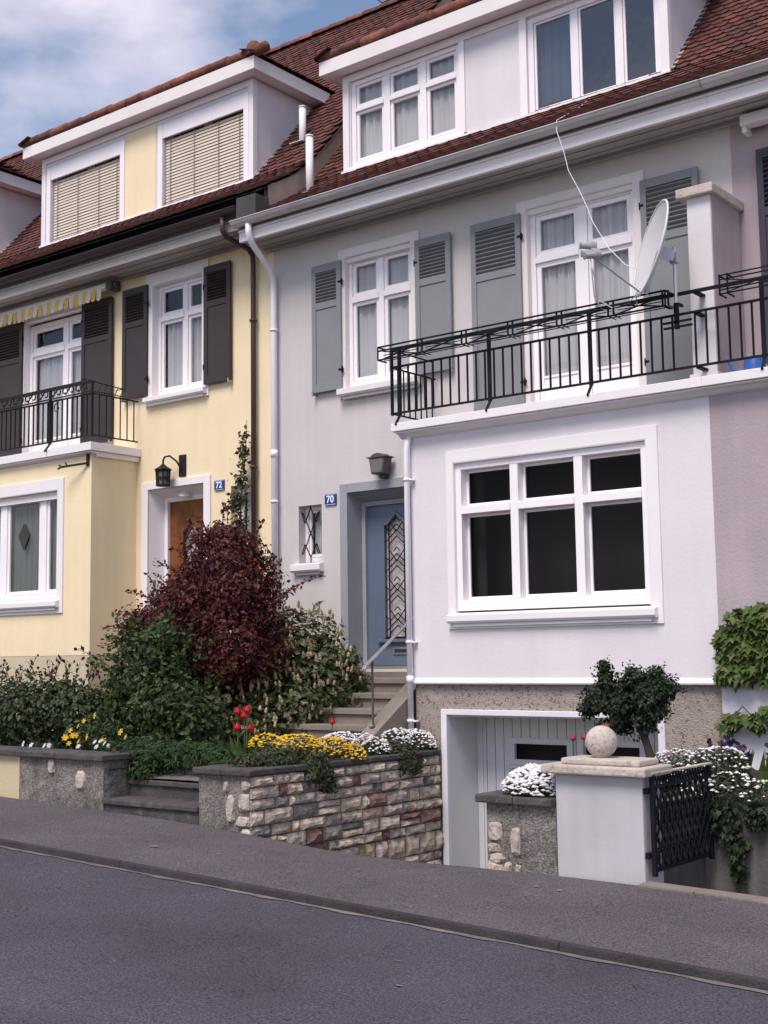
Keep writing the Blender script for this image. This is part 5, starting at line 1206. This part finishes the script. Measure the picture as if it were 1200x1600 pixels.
for p,dd in zip(P,d):
    ax = Vector(dd)*.5+Vector((random.uniform(-.25,.25),-.1,1)); L_ = random.uniform(.055,.115); ax.normalize(); b.lathe([(.003,0),(.015,L_*.15),(.019,L_*.3),(.014,L_*.45),(.017,L_*.6),(.009,L_*.85),(.001,L_)],p+dd*.03,6,ax)
tag(b.build('flower_spikes','l_spike',LR),kind='stuff')
tw = MB(); trunk(tw,(-10.6,-.7,.5),[(-10.6,-.6,1.6),(-10.3,-.7,1.3),(-10.9,-.7,1.3)],.03); tw.build('stem','bark',LR)
# climber on the brown pipe
VN = thing('climbing_plant','sparse climbing plant growing up beside the brown downpipe','climber',(-12.1,-.12,.6))
b = MB(); tw = MB(); path = [(-12.35,-.08,2.2),(-12.30,-.10,2.9),(-12.15,-.10,3.3),(-12.10,-.12,3.7),(-12.04,-.12,4.1),(-11.99,-.14,4.45),(-11.98,-.13,4.75)]
tw.tube(path,[.014,.012,.010,.008,.006,.005,.003],6); tw.tube([(-12.55,-.1,2.4),(-12.5,-.1,3.0),(-12.52,-.12,3.45)],[.01,.008,.004],6); tw.tube([(-12.10,-.1,3.4),(-12.25,-.1,3.6),(-12.35,-.12,3.72)],.006,6)
vl = [(-12.01,-.16,4.35,.075,.08,.33),(-12.05,-.16,3.95,.10,.1,.16),(-12.12,-.16,3.68,.17,.1,.15),(-12.28,-.15,3.62,.13,.08,.08),(-12.1,-.15,3.35,.10,.1,.22),(-12.12,-.15,3.05,.12,.1,.2),(-12.52,-.15,3.35,.10,.08,.14),(-12.50,-.15,3.1,.13,.08,.14)]
foliage(b,vl,760,.07,'oval',31,.1,.3,.2,.5,1.2,.0); P = np.array([(random.uniform(-12.3,-11.97),-.16,random.uniform(3.2,4.3)) for k in range(40)]); put_leaves(b,P,rng.normal(size=P.shape)+np.array([0,-1,.3]),.065,'oval',.4)
b.build('foliage','l_vine',VN); tw.build('stem','bark',VN)
# small yew tree behind the pillar
YT = thing('small_tree','small clipped conifer with a leaning bare trunk behind the gate pillar','tree',(-5.05,-2.4,.45))
lb = [(-5.54,-2.4,1.17,.16,.17,.12),(-5.31,-2.42,1.15,.17,.18,.14),(-5.06,-2.4,1.22,.16,.16,.13),(-4.92,-2.4,1.29,.10,.12,.10),(-5.47,-2.4,1.34,.075,.10,.09),(-5.17,-2.4,1.36,.10,.11,.08),(-5.64,-2.4,1.10,.09,.10,.07),(-5.36,-2.4,.99,.13,.14,.09),(-5.13,-2.4,1.02,.12,.13,.09),(-5.00,-2.4,1.41,.06,.08,.06),(-5.49,-2.4,1.46,.055,.06,.06),(-5.27,-2.45,1.33,.06,.07,.06),(-4.99,-2.4,1.09,.08,.1,.07),(-5.22,-2.42,1.42,.045,.05,.05)]
b = MB(); foliage(b,lb,11000,.038,'oval',41,.35,.45,.5,.0,1.0,.4); P,d = lobes_points(lb,170,.9,.2,43); sprays(b,P,d+np.array([0,0,.6]),.075,7,.032); b.build('crown','l_yew',YT)
tw = MB(); tw.tube([(-5.02,-2.4,.40),(-5.05,-2.4,.62),(-5.12,-2.4,.85),(-5.20,-2.4,1.05)],[.045,.04,.034,.025],8); trunk(tw,(-5.12,-2.4,.85),[(-5.45,-2.4,1.2),(-5.0,-2.4,1.25),(-5.25,-2.4,1.3)],.022); tw.build('trunk','bark',YT,smooth=True)
# cushions of white candytuft and yellow alyssum, green cushions trailing over the wall
def cushion(label, lobes, nl, nh, hm, leaf='l_cush', group=None, hr=.016, kind='long', ls=.045, name='candytuft', spread=(.96,.07), seed=50, front_only=False):
    t = thing(name,label,'flowers' if nh else 'ground plant',(lobes[0][0],lobes[0][1],lobes[0][2]-lobes[0][5]*.3),group)
    b = MB(); foliage(b,lobes,nl,ls,kind,seed,.5,.12,.5,0,1.0,.4); b.build('foliage',leaf,t)
    if nh:
        b = MB(); P,d = lobes_points(lobes,nh*2,spread[0],spread[1],seed); ok = (d[:,2] > -.15)&inside_other(P,lobes,.88); heads(b,P[ok][:nh]+d[ok][:nh]*.01,hr); b.build('blossom',hm,t)
    return t
G = 'white candytuft cushions'
cushion('white candytuft cushion between the yellow flowers and the trailing green, on the stone wall',[(-8.66,-1.95,.63,.20,.34,.14),(-8.62,-1.72,.60,.18,.2,.12),(-8.72,-2.15,.67,.18,.24,.13)],1100,620,'f_white',group=G,seed=51)
cushion('white candytuft cushion at the end of the stone wall, next to the garage frame',[(-8.62,-1.02,.63,.2,.30,.14),(-8.56,-.92,.60,.15,.12,.12),(-8.7,-1.2,.66,.2,.2,.13)],1100,560,'f_white',group=G,seed=52)
cushion('white candytuft dome on the short wall left of the gate pillar',[(-5.47,-3.60,.53,.27,.21,.17)],900,620,'f_white',group=G,seed=53,hr=.021)
cushion('wide white candytuft bank on the retaining wall right of the tree',[(-4.75,-2.5,.62,.26,.25,.16),(-4.45,-2.45,.66,.24,.24,.15),(-4.62,-2.6,.50,.3,.16,.12)],2000,300,'f_white',group=G,seed=54)
cushion('white candytuft spilling over the retaining wall at the right edge',[(-4.28,-2.62,.50,.26,.18,.13),(-3.95,-2.62,.46,.3,.18,.12),(-4.5,-2.64,.44,.2,.12,.12),(-3.5,-2.6,.46,.3,.18,.12)],2200,220,'f_white',group=G,seed=55,spread=(.96,.10))
cushion('yellow alyssum cushion on the stone wall, beside the white candytuft',[(-8.68,-2.85,.70,.18,.30,.12),(-8.58,-2.50,.64,.17,.28,.13),(-8.48,-2.25,.57,.12,.18,.12),(-8.85,-3.1,.74,.14,.2,.09)],900,850,'f_yellow',hr=.015,name='alyssum',seed=56)
T_ = 'green cushion plants trailing over the stone wall'
cushion('dark green cushion trailing over the stone wall below the yellow flowers',[(-8.66,-3.15,.62,.25,.36,.12),(-8.44,-2.85,.50,.12,.24,.16),(-8.38,-2.72,.36,.07,.12,.12),(-8.72,-3.45,.60,.2,.2,.09)],4200,0,None,'l_cush',T_,ls=.05,name='cushion_plant',seed=57)
cushion('dark green cushion trailing over the stone wall between the two white ones',[(-8.55,-1.40,.56,.22,.28,.13),(-8.40,-1.38,.44,.10,.2,.14),(-8.60,-1.55,.56,.2,.2,.1)],3000,0,None,'l_cush',T_,ls=.05,name='cushion_plant',seed=58)
# low green around the steps
b = MB(); lb = [(-10.55,-3.05,.60,.42,.55,.14),(-10.0,-2.9,.58,.5,.5,.16),(-9.5,-2.9,.56,.4,.45,.12),(-10.28,-3.35,.47,.2,.22,.17),(-10.9,-2.9,.62,.4,.3,.14)]
foliage(b,lb,9000,.055,'long',60,.5,.2,.7,-.3,.9,.4); tag(b.build('groundcover','l_grass'),'low bushy green ground cover beside the dark steps','ground cover',kind='stuff')
# tulips
def tulip(x, y, z0, h, label, group, m='f_red', s=1.0, lean=0, leaves=3):
    t = thing('tulip',label,'tulip',(x,y,z0),group); tx = x+lean*h
    b = MB(); b.tube([(x,y,z0),(x+lean*h*.3,y,z0+h*.5),(tx,y,z0+h)],[.007,.006,.005],6); b.build('stem','stem',t)
    b = MB()
    for k in range(6):
        a = k*math.pi/3; r = .024*s if k%2 else .028*s; c = Vector((tx,y,z0+h)); dr_ = Vector((math.cos(a),math.sin(a),0)); sd_ = Vector((-math.sin(a),math.cos(a),0)); H_ = .075*s
        vs = [c+dr_*.004, c+dr_*r*1.05+sd_*.018*s+Vector((0,0,H_*.35)), c+dr_*r*.95+sd_*.014*s+Vector((0,0,H_*.75)), c+dr_*r*.8+Vector((0,0,H_*1.05)), c+dr_*r*.95-sd_*.014*s+Vector((0,0,H_*.75)), c+dr_*r*1.05-sd_*.018*s+Vector((0,0,H_*.35)), c+dr_*r*1.25+Vector((0,0,H_*.5))]
        b.add(vs,[(0,1,6),(1,2,6),(2,3,6),(3,4,6),(4,5,6),(5,0,6)])
    b.build('flower',m,t)
    b = MB(); P = np.array([(x+random.uniform(-.03,.03),y+random.uniform(-.03,.03),z0) for k in range(leaves)]); put_leaves(b,P,np.array([(random.uniform(-1,1),random.uniform(-1,.3),.25) for k in range(leaves)]),np.array([random.uniform(.25,.36) for k in range(leaves)])*min(1,h*2.2),'blade',-3.0)
    b.build('leaf','l_green',t)
for dx,dy,h,le in ((-.07,0,.50,-.03),(-.02,.03,.46,-.01),(.05,-.02,.52,.03),(.03,.05,.34,.02),(-.03,-.04,.35,-.06)):
    tulip(-8.98+dx,-3.28+dy,.52,h,'red tulip in the clump of five above the corner of the stone wall','red tulips in the clump',lean=le,leaves=4,s=1.15)
tulip(-9.15,-1.75,.55,.30,'single red tulip at the foot of the entrance steps','red tulips',s=1.0)
tulip(-5.36,-3.2,.46,.42,'pink tulip in front of the garage, left of two','pink tulips by the pillar',m='f_pink',s=.72)
tulip(-5.26,-3.2,.46,.43,'pink tulip in front of the garage, nearer the stone ball','pink tulips by the pillar',m='f_pink',s=.75)
tulip(-5.03,-3.25,.46,.51,'pink tulip just showing over the stone ball','pink tulips by the pillar',m='f_pink',s=.9)
# yellow daisies and white flowers at the left
def star_plant(name, label, cat, lobes, n, m, size, leaf, seed, pts=None, petals=6, nl=900):
    t = thing(name,label,cat,(lobes[0][0],lobes[0][1],.5)); b = MB(); foliage(b,lobes,nl,.06,'long',seed,.2,.2,.5,-.3,1,.0); b.build('foliage',leaf,t)
    for (x,y,z) in pts:
        b = MB(); s_ = size*random.uniform(.8,1.15); nr = Vector((random.uniform(-.5,.5),-1,random.uniform(.2,.9))).normalized(); uu = nr.cross(Vector((0,0,1))).normalized(); vv = uu.cross(nr); c = Vector((x,y,z))
        for k in range(petals):
            a = 2*math.pi*k/petals; dr_ = uu*math.cos(a)+vv*math.sin(a); sd_ = -uu*math.sin(a)+vv*math.cos(a); w_ = s_*1.9/petals
            b.add([c+nr*.004,c+dr_*s_*.55+sd_*w_*.8+nr*.008,c+dr_*s_+nr*.003,c+dr_*s_*.55-sd_*w_*.8+nr*.008],[(0,1,2,3)])
        b.lathe([(s_*.22,0),(s_*.2,s_*.2),(.001,s_*.28)],c,8,nr); b.build('flower',m,t)
star_plant('yellow_daisy_plant','bushy plant with a dozen yellow daisies in front of the hedge','flowers',[(-11.45,-3.1,.72,.3,.2,.22),(-11.2,-3.05,.78,.2,.2,.2)],12,'f_yellow',.042,'l_green',71,
  [(-11.17,-3.32,.99),(-11.34,-3.33,.93),(-11.47,-3.3,.87),(-11.60,-3.3,.82),(-11.52,-3.34,.77),(-11.45,-3.34,.77),(-11.70,-3.3,.74),(-11.64,-3.32,.735),(-11.27,-3.34,.76),(-11.40,-3.35,.71),(-11.58,-3.34,.68),(-11.05,-3.3,.72),(-10.83,-3.25,.82),(-10.75,-3.25,.77)])
star_plant('white_daisy_plant','low plant with small white daisies behind the end of the grey coping','flowers',[(-10.95,-3.3,.64,.2,.14,.1)],9,'f_white',.034,'l_grass',72,
  [(-11.02,-3.44,.72),(-10.93,-3.44,.73),(-10.86,-3.44,.71),(-10.98,-3.45,.67),(-10.80,-3.44,.69),(-11.28,-3.45,.665),(-11.78,-3.45,.66),(-11.86,-3.45,.655)],petals=9,nl=500)
star_plant('white_pansy_plant','two white pansies just above the grey coping at the left','flowers',[(-12.15,-3.35,.60,.2,.12,.07)],3,'f_white',.04,'l_hedge',73,[(-12.22,-3.46,.665),(-12.08,-3.46,.655)],petals=5,nl=300)
# irises at the right
IR = thing('iris_clump','clump of dark purple irises on the bed by the mauve house','flowers',(-4.3,-1.9,.45))
b = MB(); P = np.array([(random.uniform(-4.75,-3.9),random.uniform(-2.3,-1.9),.45) for k in range(60)]); put_leaves(b,P,np.array([(random.uniform(-1,1),random.uniform(-1,.2),.2) for k in P]),.34,'blade',-3.5); b.build('leaf','l_green',IR)
b = MB()
for k in range(17):
    c = np.array([random.uniform(-4.7,-3.95),random.uniform(-2.3,-2.0),random.uniform(.68,.86)]); put_leaves(b,np.tile(c,(6,1)),rng.normal(size=(6,3)),.065,'petal')
b.build('flower','f_purple',IR)
# creepers on the mauve house
def creeper(name,label,lobes,n,size,seed,mat_='l_ivy',Y=-.83):
    t = thing(name,label,'creeper',(lobes[0][0],Y,lobes[0][2])); b = MB(); P = []; 
    for k in range(n):
        l = random.choice(lobes); a = random.uniform(0,6.283); r = math.sqrt(random.random())*(1+.15*math.sin(a*5+seed)); P.append((l[0]+l[1]*r*math.cos(a),Y-random.uniform(.01,.13)*(1.15-r*.5),l[2]+l[3]*r*math.sin(a)))
    P = np.array(P); put_leaves(b,P,np.array([0,-1,.55])+rng.normal(scale=.45,size=P.shape),size*(.7+.6*rng.random(n)),'lobed',2.2,spin=np.tile(np.array([0,0,-1.0]),(n,1))); b.build('foliage',mat_,t)
    tw = MB(); 
    for k in range(6): l = random.choice(lobes); tw.tube([(l[0]-l[1]*.9,Y-.01,l[2]-l[3]*.3),(l[0],Y-.015,l[2]+random.uniform(-.1,.1)),(l[0]+l[1]*.9,Y-.01,l[2]+l[3]*random.uniform(-.4,.5))],.006,5)
    tw.build('stem','bark',t)
creeper('wall_creeper','bright green creeper mass on the mauve wall at the right edge',[(-4.75,.30,1.86,.13),(-4.55,.3,1.92,.12),(-4.95,.16,1.72,.12),(-4.85,.24,1.60,.13),(-4.5,.3,1.66,.15),(-4.95,.15,1.42,.13),(-4.65,.35,1.45,.13),(-4.2,.4,1.7,.3)],1150,.105,3)
creeper('wall_creeper','thin lower strand of creeper across the white plinth',[(-5.02,.11,.93,.07),(-4.9,.12,.98,.06),(-4.75,.10,.95,.07),(-4.62,.12,1.02,.07),(-4.45,.2,1.03,.08)],150,.10,4)
creeper('trailing_ivy','dark trailing plants hanging down the retaining wall by the gate',[(-4.30,.12,.28,.18),(-4.2,.07,.02,.22),(-4.05,.1,.35,.12),(-3.72,.16,.15,.30),(-3.55,.16,.0,.35),(-4.42,.08,.36,.1),(-3.85,.1,.38,.1)],1000,.05,6,'l_dark',-2.67)

# marks on the asphalt: paint flecks, a patch of light dust, tar spots
def mark(name, spots, m, z0, flat):
    b = MB()
    for x,y,rx,ry in spots:
        n = 11; rot = random.uniform(0,3); vs = []
        for k in range(n):
            a = 2*math.pi*k/n; q = random.uniform(.55,1.15); px = x+rx*q*math.cos(a); py = y+ry*q*math.sin(a); vs.append((px,py,flat(px)+z0))
        b.add(vs,[tuple(range(n))])
    return tag(b.build(name,m),kind='structure')
mark('road_mark',[(-4.60,-6.55,.035,.012),(-4.28,-6.95,.03,.012),(-7.6,-6.3,.02,.012)],'joint',.006,lambda x: pz(x)-.048)
mark('tar_spot',[(-4.35,-7.75,.025,.016),(-4.75,-7.4,.022,.014),(-3.7,-7.2,.03,.014)],'dstone',.005,lambda x: pz(x)-.052)
mark('pavement_mark',[(-8.35,-5.0,.04,.03),(-7.7,-4.9,.02,.015),(-5.0,-4.4,.03,.02),(-4.8,-4.42,.025,.02),(-6.4,-4.7,.02,.02)],'concrete',.005,lambda x: pz(x))
